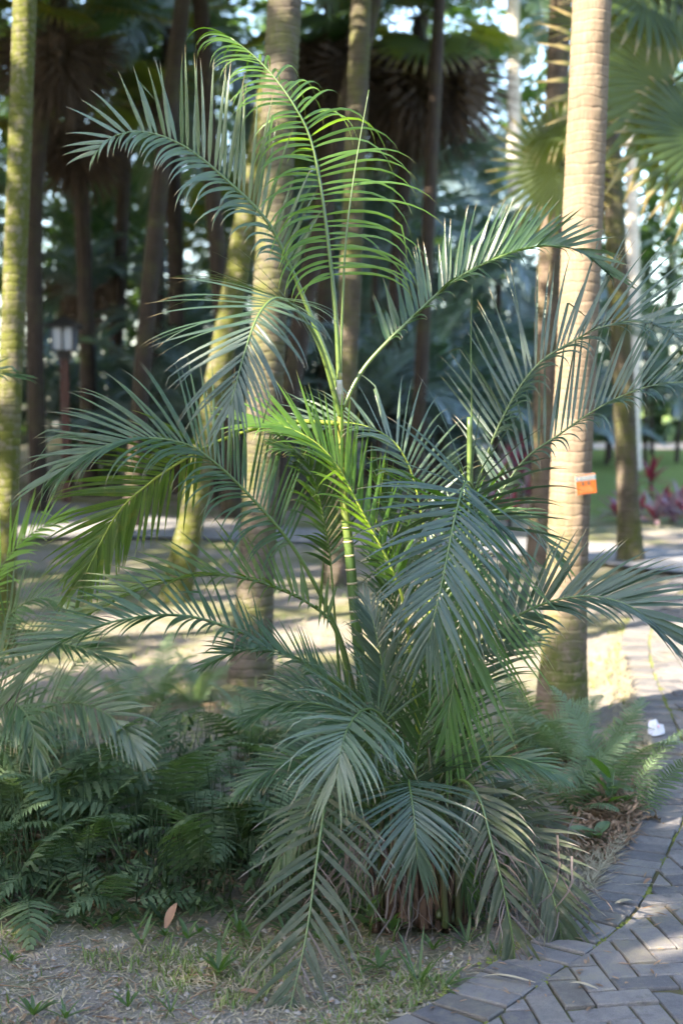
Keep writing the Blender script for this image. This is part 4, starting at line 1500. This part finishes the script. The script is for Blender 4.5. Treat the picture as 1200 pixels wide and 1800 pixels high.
# ------------------------------------------------------------------ small areca palm at the edge of the frame
sideb = gnd(-85, 1420)
side = empty('small_areca_palm', (sideb.x, sideb.y, 0), 'small areca palm at the picture edge above the fern bed', 'palm')
SY = sideb.y
S = lambda *a, **k: frond(side, *a, Y0=SY, **k)
S([(-70, 1330, 0), (-10, 1290, -.1), (60, 1252, -.2), (125, 1235, -.3), (185, 1252, -.4), (225, 1290, -.46), (248, 1330, -.5)],
  (.1, -.8, .6), n=26, start=.3, lp=.24, lm=.24, a0=72, a1=16, vp=4, vm=6, dp=.1, dm=.12, w=.02, mat='leaf_pale', seed=51)
S([(-70, 1330, 0), (-60, 1180, .1), (-30, 1060, .1), (10, 985, .1), (60, 935, .05), (105, 915, 0)],
  (-.2, -.8, .4), n=26, start=.35, lp=.2, lm=.28, a0=60, a1=24, vp=20, vm=6, dp=.1, dm=.02, w=.015, mat='leaf_fresh', seed=52)
S([(-70, 1330, 0), (-50, 1230, -.1), (0, 1160, -.2), (60, 1130, -.3), (130, 1135, -.4), (200, 1160, -.45)],
  (.0, -.7, .6), n=26, start=.3, lp=.22, lm=.22, a0=64, a1=18, vp=30, vm=6, dp=.15, dm=.05, w=.017, mat='leaf', seed=53)
S([(-70, 1330, 0), (-40, 1260, -.2), (10, 1230, -.35), (50, 1260, -.5), (70, 1330, -.6)],
  (.0, -.9, .4), n=22, start=.3, lp=.24, lm=.24, a0=70, a1=18, vp=4, vm=6, dp=.12, dm=.12, w=.018, mat='leaf', seed=54)
S([(-70, 1330, 0), (-110, 1000, .3), (-110, 800, .4), (-80, 690, .4), (-30, 655, .35), (30, 660, .3)],
  (.0, -.4, .9), n=24, start=.5, lp=.26, lm=.24, a0=60, a1=16, vp=10, vm=10, dp=.08, dm=.1, w=.02, mat='leaf', seed=55)
S([(-70, 1330, 0), (-30, 1200, 0), (0, 1110, 0), (30, 1070, -.05), (70, 1050, -.1), (110, 1060, -.15)],
  (.0, -.7, .6), n=22, start=.4, lp=.2, lm=.22, a0=66, a1=18, vp=10, vm=10, dp=.1, dm=.05, w=.014, mat='leaf', seed=56)


# ------------------------------------------------------------------ ferns
def fern_mesh(name, L, npin, pl, mat, arch=1.0, droop=1.6, pw=0.22, serr=True, seed=0, curl=0.0):
    rnd = random.Random(seed)
    b = MB()
    n = npin + 5
    P = []
    p = Vector((0, 0, 0))
    sw = rnd.uniform(-.25, .25)
    for i in range(n):
        u = i / (n - 1)
        e = arch - droop * u ** 1.2
        P.append(p.copy())
        p = p + Vector((math.cos(e), sw * u, math.sin(e))).normalized() * (L / n)
    b.tube(P, [0.0035 * (1 - .75 * i / n) for i in range(n)], 4, 0, False)
    for i in range(4, n):
        u = (i - 4) / (n - 5)
        T = (P[min(i + 1, n - 1)] - P[i - 1]).normalized()
        Sd = Vector((-T.y, T.x, 0)).normalized() if abs(T.z) < .98 else Vector((0, 1, 0))
        Nn = T.cross(Sd)
        for s in (-1, 1):
            l = pl * (.35 + .65 * math.sin(math.pi * min(1, .22 + u * .74))) * (1 - .55 * u ** 3) * rnd.uniform(.9, 1.08)
            if u > .97:
                l *= .8
            a = R(78 - 34 * u) + rnd.gauss(0, .05)
            v = R(rnd.gauss(8, 7))
            d = (T * math.cos(a) + (Sd * s * math.cos(v) - Nn * math.sin(v) * .4) * math.sin(a)).normalized()
            segs = 9 if serr else 5
            q = P[i].copy()
            prev = None
            W = (T - d * T.dot(d)).normalized()
            for k in range(segs + 1):
                t = k / segs
                w = pl * pw * .5 * min(1, .55 + 3 * t) * (1 - t ** 2.2)
                if serr:
                    w *= (1.15 if k % 2 else .78)
                if k == segs:
                    cur = (b.vert(q, (.5, 1)),)
                else:
                    nn = d.cross(W)
                    cur = (b.vert(q - W * w - nn * w * .18, (0, t)), b.vert(q, (.5, t)), b.vert(q + W * w - nn * w * .18, (1, t)))
                if prev:
                    if len(cur) == 3:
                        b.face((prev[0], prev[1], cur[1], cur[0]))
                        b.face((prev[1], prev[2], cur[2], cur[1]))
                    else:
                        b.face((prev[0], prev[1], cur[0]))
                        b.face((prev[1], prev[2], cur[0]))
                prev = cur
                q = q + d * (l / segs)
                d = (d + G * .05 + Vector((rnd.gauss(0, curl), rnd.gauss(0, curl), rnd.gauss(0, curl)))).normalized()
                W = (W - d * W.dot(d)).normalized()
    return b.mesh(name, mat)


FERN = [fern_mesh('fern_frond', .50, 15, .125, M['fern'], 1.15, 1.5, .16, seed=1), fern_mesh('fern_frond', .46, 13, .12, M['fern'], .9, 1.7, .17, seed=2),
        fern_mesh('fern_frond', .56, 16, .135, M['fern'], 1.25, 1.3, .16, seed=3), fern_mesh('fern_frond', .42, 12, .11, M['fern'], .7, 1.4, .18, seed=4)]
FERNL = [fern_mesh('fern_frond', .55, 26, .12, M['fern_light'], 1.1, 1.2, .10, seed=5), fern_mesh('fern_frond', .5, 24, .11, M['fern_light'], .9, 1.4, .10, seed=6),
         fern_mesh('fern_frond', .6, 28, .13, M['fern_light'], 1.2, 1.0, .095, seed=7)]
FERNB = [fern_mesh('dead_frond', .4, 16, .1, M['fern_brown'], .6, 2.0, .16, seed=8, curl=.25), fern_mesh('dead_frond', .35, 14, .08, M['fern_brown'], .3, 1.6, .16, seed=9, curl=.3)]


def fern(pos, label, n=6, src=FERN, s=1.0, seed=0, dead=1, group=None, az0=None, el=(-.1, .35), spread=6.283):
    rnd = random.Random(seed)
    root = empty('fern', (pos.x, pos.y, 0.0), label, 'fern', group)
    a0 = rnd.uniform(0, 6.28) if az0 is None else az0
    for k in range(n):
        o = link('fern_frond', rnd.choice(src), root)
        sc = s * rnd.uniform(.75, 1.2)
        o.scale = (sc, sc, sc)
        o.rotation_euler = (rnd.gauss(0, .2), -rnd.uniform(*el), a0 + spread * k / n + rnd.uniform(-.35, .35))
        o.location = (rnd.gauss(0, .02), rnd.gauss(0, .02), -.01)
    for k in range(dead):
        o = link('dead_frond', rnd.choice(FERNB), root)
        sc = s * rnd.uniform(.8, 1.2)
        o.scale = (sc, sc, sc)
        o.rotation_euler = (rnd.gauss(0, .4), rnd.uniform(0, .3), rnd.uniform(0, 6.28))
    return root


FG = 'ferns crowding the dark bed'
FL = 'dark green fern crowded among others in the shady bed beside the areca palm'
named = [
    (40, 1470, 'fern at the picture edge holding one arched pale frond over the bed', 7, 1.15),
    (205, 1600, 'low grey-green fern leaning over the bare soil at the front of the bed', 5, .75),
    (265, 1480, 'tall dark-stemmed fern with toothed pinnae in the middle of the bed', 8, 1.2),
    (345, 1555, 'fern with tan withered pinnae beside the curled brown leaf', 6, .85),
    (95, 1560, 'small feathery fern at the front corner of the bed', 6, .8),
    (440, 1500, 'fern tucked against the hanging old frond of the areca palm', 7, .95),
]
for k, (x, y, lb, n, s) in enumerate(named):
    fern(gnd(x, y), lb, n, FERN, s, 300 + k, dead=2)
crowd = [(-20, 1520), (150, 1510), (10, 1400), (190, 1390), (320, 1440), (470, 1430), (60, 1340), (260, 1350), (430, 1340),
         (540, 1340), (600, 1440), (380, 1520), (500, 1530), (20, 1590), (130, 1470), (560, 1480), (-30, 1450)]
for k, (x, y) in enumerate(crowd):
    fern(gnd(x, y), FL, 6, FERN if k % 2 else FERN[:2] + FERNL, random.uniform(.65, 1.2), 330 + k, dead=3, group=FG)
back = [(215, 1265, 'pale fern rising behind the bed nearest the small areca palm'), (285, 1235, 'pale fern with one upright frond behind the bed'),
        (350, 1240, 'pale fern just left of the thick grey trunk foot'), (430, 1285, 'pale fern in front of the thick grey trunk'), (520, 1290, 'pale fern between the thick grey trunk and the areca cane'),
        (140, 1250, 'pale blurred fern behind the drooping frond of the small palm')]
for k, (x, y, lb) in enumerate(back):
    fern(gnd(x, y), lb, 5, FERNL, random.uniform(.55, .75), 380 + k, dead=1)
rightf = [(955, 1330, 'light fern at the left of the sign trunk foot', .75), (1000, 1345, 'light fern spreading in front of the sign trunk foot', .85), (1060, 1400, 'large upright light fern between the sign trunk and the path', .95),
          (1110, 1440, 'small yellow-green fern leaning over the path pavers', .6), (905, 1320, 'light fern behind the areca clump near the sign trunk', .8), (1010, 1440, 'shaded fern beside the dry brown litter near the path', .7)]
for k, (x, y, lb, s) in enumerate(rightf):
    fern(gnd(x, y), lb, 5, FERNL, s * 1.0, 400 + k, dead=2)


# ------------------------------------------------------------------ broad-leaved seedlings and weeds
def leafy(b, p, d, l, w, m=0, droop=.25, fold=.3, segs=6):
    W = Vector((-d.y, d.x, 0))
    if W.length < .05:
        W = Vector((1, 0, 0))
    W = W.normalized()
    pts, wv, ws = [], [], []
    q = p.copy()
    d = d.normalized()
    for k in range(segs + 1):
        t = k / segs
        pts.append(q.copy())
        wv.append((W - d * W.dot(d)).normalized())
        ws.append(max(.001, w * math.sin(math.pi * min(1, .08 + t * .92)) ** .8))
        q = q + d * l / segs
        d = (d + G * droop * t).normalized()
    b.blade(pts, wv, ws, -fold, m)


def weed(pos, label, n, l, w, seed, h=.03, el=(.3, 1.1), mat='weed', group=None, name='weed', cat='weed', stem=0):
    rnd = random.Random(seed)
    root = empty(name, (pos.x, pos.y, 0.0), label, cat, group)
    if stem:
        b = MB()
        b.tube([Vector((0, 0, -.01)), Vector((.01, 0, stem * .5)), Vector((.02, .01, stem))], [.004, .003, .002], 5)
        b.build('stem', M['rachis'], root)
    for k in range(n):
        b = MB()
        az = k * 2.4 + rnd.uniform(-.4, .4)
        e = rnd.uniform(*el)
        z = stem * (.25 + .75 * k / n) if stem else 0
        leafy(b, Vector((0, 0, z)), Vector((math.cos(az) * math.cos(e), math.sin(az) * math.cos(e), math.sin(e))), l * rnd.uniform(.7, 1.2), w * rnd.uniform(.8, 1.2))
        b.build('leaf', M[mat], root)
    return root


weed(gnd(1068, 1452), 'glossy broad-leaved seedling in front of the light ferns by the path', 8, .16, .05, 501, el=(.2, .9), mat='weed', name='seedling', cat='seedling', stem=.2)
weed(gnd(1048, 1492), 'small pale seedling with wide leaves among the dry litter', 5, .11, .055, 502, el=(.1, .8), mat='fern_light', name='seedling', cat='seedling', stem=.07)
weed(gnd(648, 1640), 'round-leaved seedling between the hanging old frond and the clump foot', 6, .07, .035, 503, name='seedling', cat='seedling', stem=.08)
weed(gnd(690, 1650), 'tiny upright seedling at the clump foot', 6, .055, .022, 504, name='seedling', cat='seedling', stem=.06)
weed(gnd(835, 1610), 'yellow-green sprig beside the dark clump foot', 12, .05, .02, 505, mat='leaf_fresh', name='seedling', cat='seedling', stem=.16)
weed(gnd(735, 1735), 'blade-leaved weed tuft in the soil near the paver corner', 7, .15, .009, 506, el=(.6, 1.3))
weed(gnd(775, 1740), 'low feathery weed touching the paver corner', 9, .09, .012, 507, el=(.1, .7))
weed(gnd(665, 1700), 'small sprawling weed under the old frond tip', 8, .09, .014, 508, el=(.1, .6))
wl = [(45, 1650), (20, 1690), (115, 1790), (240, 1640), (290, 1645), (250, 1660), (330, 1650), (390, 1660), (440, 1650), (165, 1630), (90, 1620), (140, 1610), (350, 1640), (420, 1640), (385, 1710), (300, 1780), (60, 1785), (225, 1770),
      (500, 1640), (480, 1700), (560, 1650), (600, 1660), (870, 1680), (820, 1660), (760, 1670), (905, 1600), (30, 1610), (200, 1625)]
for k, (x, y) in enumerate(wl):
    weed(gnd(x, y), 'small green weed sprouting from the bare soil along the front of the bed', random.randint(4, 11), random.uniform(.035, .095), random.uniform(.006, .017), 520 + k, group='weeds along the front of the bed')

# undergrowth: small leaves nobody could count
ug = MB()
rnd = random.Random(23)
cnt = 0
while cnt < 3600:
    px, py = rnd.uniform(-60, 900), rnd.uniform(1300, 1625)
    if px > 580 and py < 1420:
        continue
    g = gnd(px, py)
    if edge_info(g.x, g.y)[0] > -.08:
        continue
    fr_ = min(1.0, (1640 - py) / 90)
    h = rnd.uniform(0, .10) * fr_ * (1.0 if px < 560 else .5)
    cnt += 1
    az, e = rnd.uniform(0, 6.28), rnd.uniform(-.3, 1.0)
    leafy(ug, Vector((g.x, g.y, h)), Vector((math.cos(az) * math.cos(e), math.sin(az) * math.cos(e), math.sin(e))), rnd.uniform(.03, .09), rnd.uniform(.008, .022), segs=3)
for k in range(350):
    px, py = rnd.uniform(-40, 560), rnd.uniform(1340, 1600)
    g = gnd(px, py)
    ug.tube([Vector((g.x, g.y, 0)), Vector((g.x + rnd.gauss(0, .05), g.y + rnd.gauss(0, .05), rnd.uniform(.15, .35)))], [.0025, .0015], 3)
tag(ug.build('undergrowth', M['under']), 'dense small-leaved undergrowth filling the bed between the ferns', 'undergrowth', kind='stuff')

# grass: short blades over the bare soil and the lawn behind
gr = MB()
st = MB()
for k in range(26000):
    if k < 13000:
        px, py = rnd.uniform(-40, 860), rnd.uniform(1590, 1830)
    else:
        px, py = rnd.uniform(-60, 1260), 980 + 330 * rnd.random() ** .8
    g = gnd(px, py)
    if edge_info(g.x, g.y)[0] > -.02:
        continue
    c = noise.noise(Vector((g.x * 2.2, g.y * 2.2, 3))) + .5 * noise.noise(Vector((g.x * 7, g.y * 7, 1)))
    dry_ = rnd.random() < .78 - c * .6
    if c < .08 and rnd.random() < .8:
        continue
    az = rnd.uniform(0, 6.28)
    l = rnd.uniform(.02, .055) * (1.0 if g.y < 6 else 1.5)
    e = rnd.uniform(.0, .5) if dry_ else rnd.uniform(.3, 1.3)
    d = Vector((math.cos(az) * math.cos(e), math.sin(az) * math.cos(e), math.sin(e)))
    W = Vector((-d.y, d.x, 0)).normalized()
    w = rnd.uniform(.0012, .0028) * (1 if g.y < 6 else 1.8)
    z = gz(g.x, g.y) + .001
    p = Vector((g.x, g.y, z))
    q = p + d * l * .55
    q2 = q + (d + G * rnd.uniform(.1, .8)).normalized() * l * .45
    q2.z = max(q2.z, z + .002)
    tgt = st if dry_ else gr
    a = [tgt.vert(p - W * w, (0, 0)), tgt.vert(p + W * w, (1, 0)), tgt.vert(q + W * w, (1, .5)), tgt.vert(q - W * w, (0, .5)), tgt.vert(q2, (.5, 1))]
    tgt.face((a[0], a[1], a[2], a[3]))
    tgt.face((a[3], a[2], a[4]))
tag(gr.build('grass', M['grass']), 'short sparse green grass over the sandy soil', 'grass', kind='stuff')
# straw and broken leaf bits, also along the path edge
for k in range(2600):
    u = rnd.random()
    i = int(rnd.uniform(60, 260))
    p = EDGE_S[i]
    t = (EDGE_S[i + 1] - EDGE_S[i - 1]).normalized()
    n = Vector((t.y, -t.x, 0))
    off = -abs(rnd.gauss(0, .05)) + .02
    p = p + n * off
    d = (t + n * rnd.gauss(0, .35)).normalized()
    W = Vector((-d.y, d.x, 0))
    l = rnd.uniform(.04, .16)
    w = rnd.uniform(.001, .0025)
    z = .006 + rnd.uniform(0, .03) + (.02 if off > 0 else 0)
    p = Vector((p.x, p.y, z))
    q = p + d * l + Vector((0, 0, rnd.uniform(-.01, .01)))
    a = [st.vert(p - W * w, (0, 0)), st.vert(p + W * w, (1, 0)), st.vert(q + W * w * .4, (1, 1)), st.vert(q - W * w * .4, (0, 1))]
    st.face(a)
tag(st.build('straw', M['straw']), 'dry straw and dead grass blades on the soil and path edge', 'straw', kind='stuff')
# brown litter heap by the path
lt = MB()
for k in range(2600):
    px, py = rnd.gauss(1075, 42), rnd.gauss(1462, 34)
    if rnd.random() < .3:
        px, py = rnd.uniform(560, 1130), rnd.uniform(1400, 1640)
    g = gnd(px, py)
    s_ = edge_info(g.x, g.y)[0]
    if s_ > (.04 if py > 1440 else -.01):
        continue
    hh = max(0, .12 - ((px - 1085) / 600) ** 2 - abs(py - 1440) / 1000) if py > 1400 else .02
    az, e = rnd.uniform(0, 6.28), rnd.uniform(-.4, .6)
    leafy(lt, Vector((g.x, g.y, rnd.uniform(.004, max(.02, hh)))), Vector((math.cos(az) * math.cos(e), math.sin(az) * math.cos(e), math.sin(e))), rnd.uniform(.02, .07), rnd.uniform(.004, .014), segs=3, droop=rnd.uniform(-.6, .6))
for k in range(900):
    px, py = rnd.uniform(-20, 1200), rnd.uniform(1540, 1800)
    g = gnd(px, py)
    on = edge_info(g.x, g.y)[0] > 0
    if on and rnd.random() < .72:
        continue
    az, e = rnd.uniform(0, 6.28), rnd.uniform(-.05, .25)
    leafy(lt, Vector((g.x, g.y, (.024 if on else gz(g.x, g.y) + .006))), Vector((math.cos(az) * math.cos(e), math.sin(az) * math.cos(e), math.sin(e))), rnd.uniform(.012, .045), rnd.uniform(.003, .011), segs=3, droop=rnd.uniform(-.3, .3))
for k in range(40):
    g = gnd(rnd.uniform(-20, 760), rnd.uniform(1600, 1800))
    az, l = rnd.uniform(0, 6.28), rnd.uniform(.03, .14)
    z = gz(g.x, g.y) + .005
    lt.tube([Vector((g.x, g.y, z)), Vector((g.x + math.cos(az) * l * .5, g.y + math.sin(az) * l * .5, z + rnd.uniform(.002, .012))), Vector((g.x + math.cos(az + .2) * l, g.y + math.sin(az + .2) * l, z))], [.0018, .0015, .0009], 4)
tag(lt.build('leaf_litter', M['litter']), 'heap of dry brown fern litter along the path edge', 'litter', kind='stuff')
# grit
pb = MB()
for k in range(4200):
    g = gnd(rnd.uniform(-40, 800), rnd.uniform(1620, 1830))
    if edge_info(g.x, g.y)[0] > -.01:
        continue
    r = rnd.uniform(.0015, .005) if rnd.random() < .93 else rnd.uniform(.006, .012)
    z = gz(g.x, g.y)
    a = [pb.vert((g.x + r * rnd.uniform(.6, 1.2) * x, g.y + r * rnd.uniform(.6, 1.2) * y, z + r * zz)) for x, y, zz in ((1, 0, .2), (0, 1, .2), (-1, 0, .2), (0, -1, .2), (0, 0, 1))]
    for q in range(4):
        pb.face((a[q], a[(q + 1) % 4], a[4]))
tag(pb.build('grit', plain_mat('grit', (.30, .27, .24), .9, (.18, .15, .13), 30)), 'scattered grit and crumbs on the bare soil', 'grit', kind='stuff')


# ------------------------------------------------------------------ single things on the ground
def flat_leaf(px, py, label, l, w, az, mat, z=.012, e=.2, name='fallen_leaf', cat='leaf', droop=.2):
    b = MB()
    leafy(b, Vector((0, 0, 0)), Vector((math.cos(az) * math.cos(e), math.sin(az) * math.cos(e), math.sin(e))), l, w, droop=droop, segs=8)
    o = b.build(name, M[mat])
    g = gnd(px, py)
    o.location = (g.x, g.y, z)
    return tag(o, label, cat)


M['leaf_tan'] = leaf_mat('fallen_tan', (.22, .125, .08), (.26, .15, .095), .6, (.4, .2, .1), .15, tip=None, spec=.3)
flat_leaf(292, 1640, 'curled tan fallen leaf standing on the soil at the front of the bed', .085, .03, 1.1, 'leaf_tan', .015, .9)
flat_leaf(455, 1755, 'dry brown fallen leaf on the bare soil by the old frond tip', .07, .022, 2.6, 'leaf_tan', .012, .05)
flat_leaf(690, 1795, 'pale strip of dead leaf lying on the soil near the paver corner', .075, .016, .05, 'straw', .014, .03)
flat_leaf(1080, 1605, 'dry leaf scrap lying on the path pavers', .07, .02, .4, 'straw', .03, .15)
flat_leaf(1050, 1758, 'pale curled leaf scrap on the front pavers', .08, .014, 2.7, 'straw', .03, .2)
flat_leaf(1130, 1570, 'small brown twig leaf on the border pavers', .06, .014, .9, 'leaf_tan', .03, .2)
flat_leaf(1085, 1572, 'thin pale stalk lying across the border pavers', .2, .004, .12, 'straw', .03, .03)
flat_leaf(940, 1745, 'straw coloured leaf strip over the mossy paver joint', .16, .012, 2.7, 'straw', .028, .08)
flat_leaf(1195, 1380, 'green leaf fallen on the border pavers by the litter', .06, .02, 2.0, 'weed', .03, .3)
flat_leaf(1095, 1295, 'white stick lying on the soil beside the crumpled paper', .11, .008, .0, 'straw', .015, .02, 'stick', 'stick')

# crumpled printed paper on the path
g = gnd(1150, 1300)
pp = MB()
rnd = random.Random(3)
outline = [(-.05, -.03), (-.03, .045), (.015, .05), (.028, .032), (.055, .034), (.058, -.012), (.01, -.045), (-.02, -.048)]
zs = [.02, .075, .085, .06, .055, .015, .006, .004]
cidx = pp.vert((.005, .0, .062))
ids = [pp.vert((x, y * .9, z)) for (x, y), z in zip(outline, zs)]
low = [pp.vert((x * .92, y * .8 + .01, max(.001, z * .25))) for (x, y), z in zip(outline, zs)]
for k in range(8):
    k2 = (k + 1) % 8
    pp.face((cidx, ids[k], ids[k2]), 0 if k not in (2, 6) else 0)
    pp.face((ids[k], low[k], low[k2], ids[k2]))
paper = pp.build('crumpled_paper', plain_mat('white_paper', (.62, .60, .61), .6, (.56, .54, .57), 40), smooth=False)
paper.location = (g.x, g.y, .022)
paper.scale = (.78, .78, .78)
tag(paper, 'crumpled white paper with pink print on the path', 'paper')
for (cx, cy, cz, sx, sy, c, nm) in ((.018, -.012, .052, .010, .022, (.75, .35, .38), 'pink_print'), (-.012, .0, .0565, .012, .010, (.45, .50, .22), 'green_print'), (-.022, .036, .070, .02, .006, (.6, .3, .42), 'pink_print'), (-.03, -.02, .036, .02, .008, (.85, .62, .72), 'pink_print')):
    q = MB()
    nrm = Vector((0, -.55, .83))
    ux, uy = Vector((1, 0, 0)), nrm.cross(Vector((1, 0, 0)))
    c0 = Vector((cx, cy, cz)) + nrm * .004
    q.face([q.vert(c0 + ux * a * sx + uy * b_ * sy) for a, b_ in ((-.5, -.5), (.5, -.4), (.4, .5), (-.5, .4))])
    q.build(nm, plain_mat(nm, c, .6, c, 30), paper)

# ------------------------------------------------------------------ orange tree sign
sgc = at(1029, 851, b_sign.y - .135)
sg = empty('tree_sign', sgc, 'small orange plaque with a blue header strip fixed on the tan trunk', 'sign')
sg.rotation_euler = (0, R(-6), R(14))
M['orange'] = plain_mat('sign_orange', (.34, .082, .012), .5, (.30, .07, .011), 30)
M['sgwhite'] = plain_mat('sign_white', (.30, .26, .22), .5, (.27, .235, .20), 10)
M['sgblue'] = plain_mat('sign_blue', (.10, .17, .21), .5, (.09, .15, .18), 10)
M['sgglyph'] = plain_mat('sign_glyph', (.075, .08, .06), .5, (.07, .075, .055), 10)
M['sgtext'] = plain_mat('sign_text', (.44, .17, .06), .5, (.44, .17, .06), 10)
for nm, c, s_, mt in (('panel', (0, 0, 0), (.100, .005, .092), 'orange'), ('rim', (0, .0016, 0), (.103, .004, .095), 'sgwhite'), ('header_strip', (0, -.0030, .029), (.100, .0016, .016), 'sgblue'),
                      ('header_rule', (0, -.0030, .0395), (.100, .0012, .0035), 'sgwhite'), ('header_rule', (0, -.0030, .0185), (.100, .0012, .003), 'sgwhite'), ('emblem', (-.034, -.0042, .029), (.012, .001, .011), 'sgwhite')):
    q = MB()
    q.box(c, s_)
    q.build(nm, M[mt], sg, smooth=False)
q = MB()
for k in range(6):
    q.box((-.018 + k * .011, -.0042, .029), (.007, .001, .007))
q.build('header_lettering', M['sgwhite'], sg, smooth=False)
for cx in (-.017, .013):
    q = MB()
    for dx, dz, sx, sz in ((0, .007, .013, .002), (0, 0, .014, .002), (0, -.007, .013, .002), (0, 0, .002, .017), (-.005, -.003, .002, .010), (.005, -.003, .002, .010)):
        q.box((cx + dx, -.0034 - .0001 * abs(dx * 100 + dz * 50), .005 + dz), (sx, .0012, sz))
    q.build('character', M['sgglyph'], sg, smooth=False)
q = MB()
for r_, (x0, x1) in enumerate(((-.038, .022), (-.038, .030), (-.036, .036), (-.036, .030))):
    x = x0
    while x < x1:
        wd = random.uniform(.004, .010)
        q.box((x + wd / 2, -.0032, -.012 - r_ * .008), (wd, .001, .004))
        x += wd + .003
q.build('text_lines', M['sgtext'], sg, smooth=False)

# ------------------------------------------------------------------ garden lamp post
lb_ = gnd(118, 884)
lamp = empty('garden_lamp', (lb_.x, lb_.y, 0), 'reddish timber lamp post with a white paned lantern in the shade', 'lamp')
sc = lb_.y / 2500
M['timber'] = plain_mat('red_timber', (.085, .03, .022), .6, (.06, .022, .017), 6)
M['lampdark'] = plain_mat('lamp_dark', (.02, .018, .018), .5, (.015, .014, .014), 10)
m, nt, nd, lk = newmat('lamp_pane')
p_ = N(nt, 'ShaderNodeBsdfPrincipled')
p_.inputs['Base Color'].default_value = (.34, .37, .43, 1)
p_.inputs['Roughness'].default_value = .35
o_ = N(nt, 'ShaderNodeOutputMaterial')
lk.new(p_.outputs[0], o_.inputs[0])
M['pane'] = m
zt = at(113, 628, lb_.y).z
for dx in (-.034, .034):
    q = MB()
    q.box((dx, 0, zt / 2), (.044, .09, zt))
    q.build('post_beam', M['timber'], lamp, smooth=False)
q = MB()
q.box((0, .0, zt / 2 - .01), (.03, .08, zt - .02))
q.build('post_core', M['lampdark'], lamp, smooth=False)
q = MB()
q.box((0, 0, zt + .03), (.19, .19, .1))
q.box((0, 0, zt + .09), (.32, .32, .025))
q.build('collar', M['lampdark'], lamp, smooth=False)
hl = .32
for k, (dx, dy, wx, wy) in enumerate(((-.08, -.15, .13, .008), (.08, -.15, .13, .008), (-.08, .15, .13, .008), (.08, .15, .13, .008), (-.15, -.08, .008, .13), (-.15, .08, .008, .13), (.15, -.08, .008, .13), (.15, .08, .008, .13))):
    q = MB()
    q.box((dx, dy, zt + .105 + hl / 2), (wx, wy, hl))
    q.build('pane', M['pane'], lamp, smooth=False)
q = MB()
for dx in (-.155, 0, .155):
    for dy in (-.155, 0, .155):
        if dx or dy:
            q.box((dx, dy, zt + .105 + hl / 2), (.026, .026, hl))
q.build('lantern_frame', M['lampdark'], lamp, smooth=False)
q = MB()
z0 = zt + .105 + hl
base_ = [q.vert((x * .24, y * .24, z0)) for x, y in ((-1, -1), (1, -1), (1, 1), (-1, 1))]
mid_ = [q.vert((x * .24, y * .24, z0 + .03)) for x, y in ((-1, -1), (1, -1), (1, 1), (-1, 1))]
ap = q.vert((0, 0, z0 + .17))
q.face(base_[::-1])
for k in range(4):
    q.face((base_[k], base_[(k + 1) % 4], mid_[(k + 1) % 4], mid_[k]))
    q.face((mid_[k], mid_[(k + 1) % 4], ap))
q.build('cap', M['lampdark'], lamp, smooth=False)

# ------------------------------------------------------------------ cordylines and slender trees beyond the lawn
def cordyline(pos, label, group, seed, s=1.0, h=.15, red=.5):
    rnd = random.Random(seed)
    root = empty('cordyline', (pos.x, pos.y, 0), label, 'cordyline', group)
    b = MB()
    b.tube([Vector((0, 0, -.02)), Vector((0, 0, h))], [.02, .015], 6)
    b.build('stem', M['trunk_dark'], root)
    for k in range(16):
        b = MB()
        az = k * 2.4 + rnd.uniform(-.3, .3)
        e = 1.25 - 1.4 * k / 16 + rnd.uniform(-.1, .1)
        leafy(b, Vector((0, 0, h * rnd.uniform(.6, 1))), Vector((math.cos(az) * math.cos(e), math.sin(az) * math.cos(e), math.sin(e))), .45 * s * rnd.uniform(.8, 1.15), .085 * s, droop=.3)
        b.build('leaf', M['red'] if rnd.random() < red else M['pink'], root)


k = 0
ORD = ('first', 'second', 'third', 'fourth', 'fifth', 'sixth', 'seventh', 'eighth', 'ninth')
for x, y in ((1085, 918), (1120, 912), (1150, 922), (1180, 916), (1210, 922), (1100, 900), (1165, 902), (1195, 900), (1240, 905)):
    o_ = sum(1 for q in (1085, 1120, 1150, 1180, 1210, 1100, 1165, 1195, 1240) if q <= x)
    cordyline(gnd(x, y), ORD[o_ - 1] + ' dusky red cordyline from the left in the low clump on the lawn', 'cordylines on the lawn', 700 + k, .85, .08, .4)
    k += 1
cordyline(gnd(1143, 872), 'single bright red cordyline standing behind the low clump on the lawn', None, 720, .9, .3, .9)
for x, y, h in ((880, 905, .75), (905, 900, .9), (925, 910, .5), (870, 920, .35), (895, 925, .3), (915, 890, 1.0)):
    o_ = sum(1 for q in (880, 905, 925, 870, 895, 915) if q <= x)
    cordyline(gnd(x, y), ORD[o_ - 1] + ' pinkish red cordyline from the left behind the big slate-blue frond', 'cordylines behind the areca palm', 730 + k, .8, h * .8, .6)
    k += 1
for i, (x, y) in enumerate(((1065, 816), (1083, 802), (1133, 818), (1145, 800), (1188, 812))):
    b = gnd(x, y)
    o_ = sum(1 for q in (1065, 1083, 1133, 1145, 1188) if q <= x)
    palm('slender_tree', ORD[o_ - 1] + ' slender dark stemmed young palm from the left in the row beyond the lawn', b, [Vector((b.x + random.uniform(-.1, .1), b.y, 1.2))], random.uniform(1.3, 2.9), .045, .03, M['trunk_dark'], 'blue', 10, 0,
         'young palms beyond the lawn', 760 + i, .75, 'young palm', 8, .15, 70, -10)
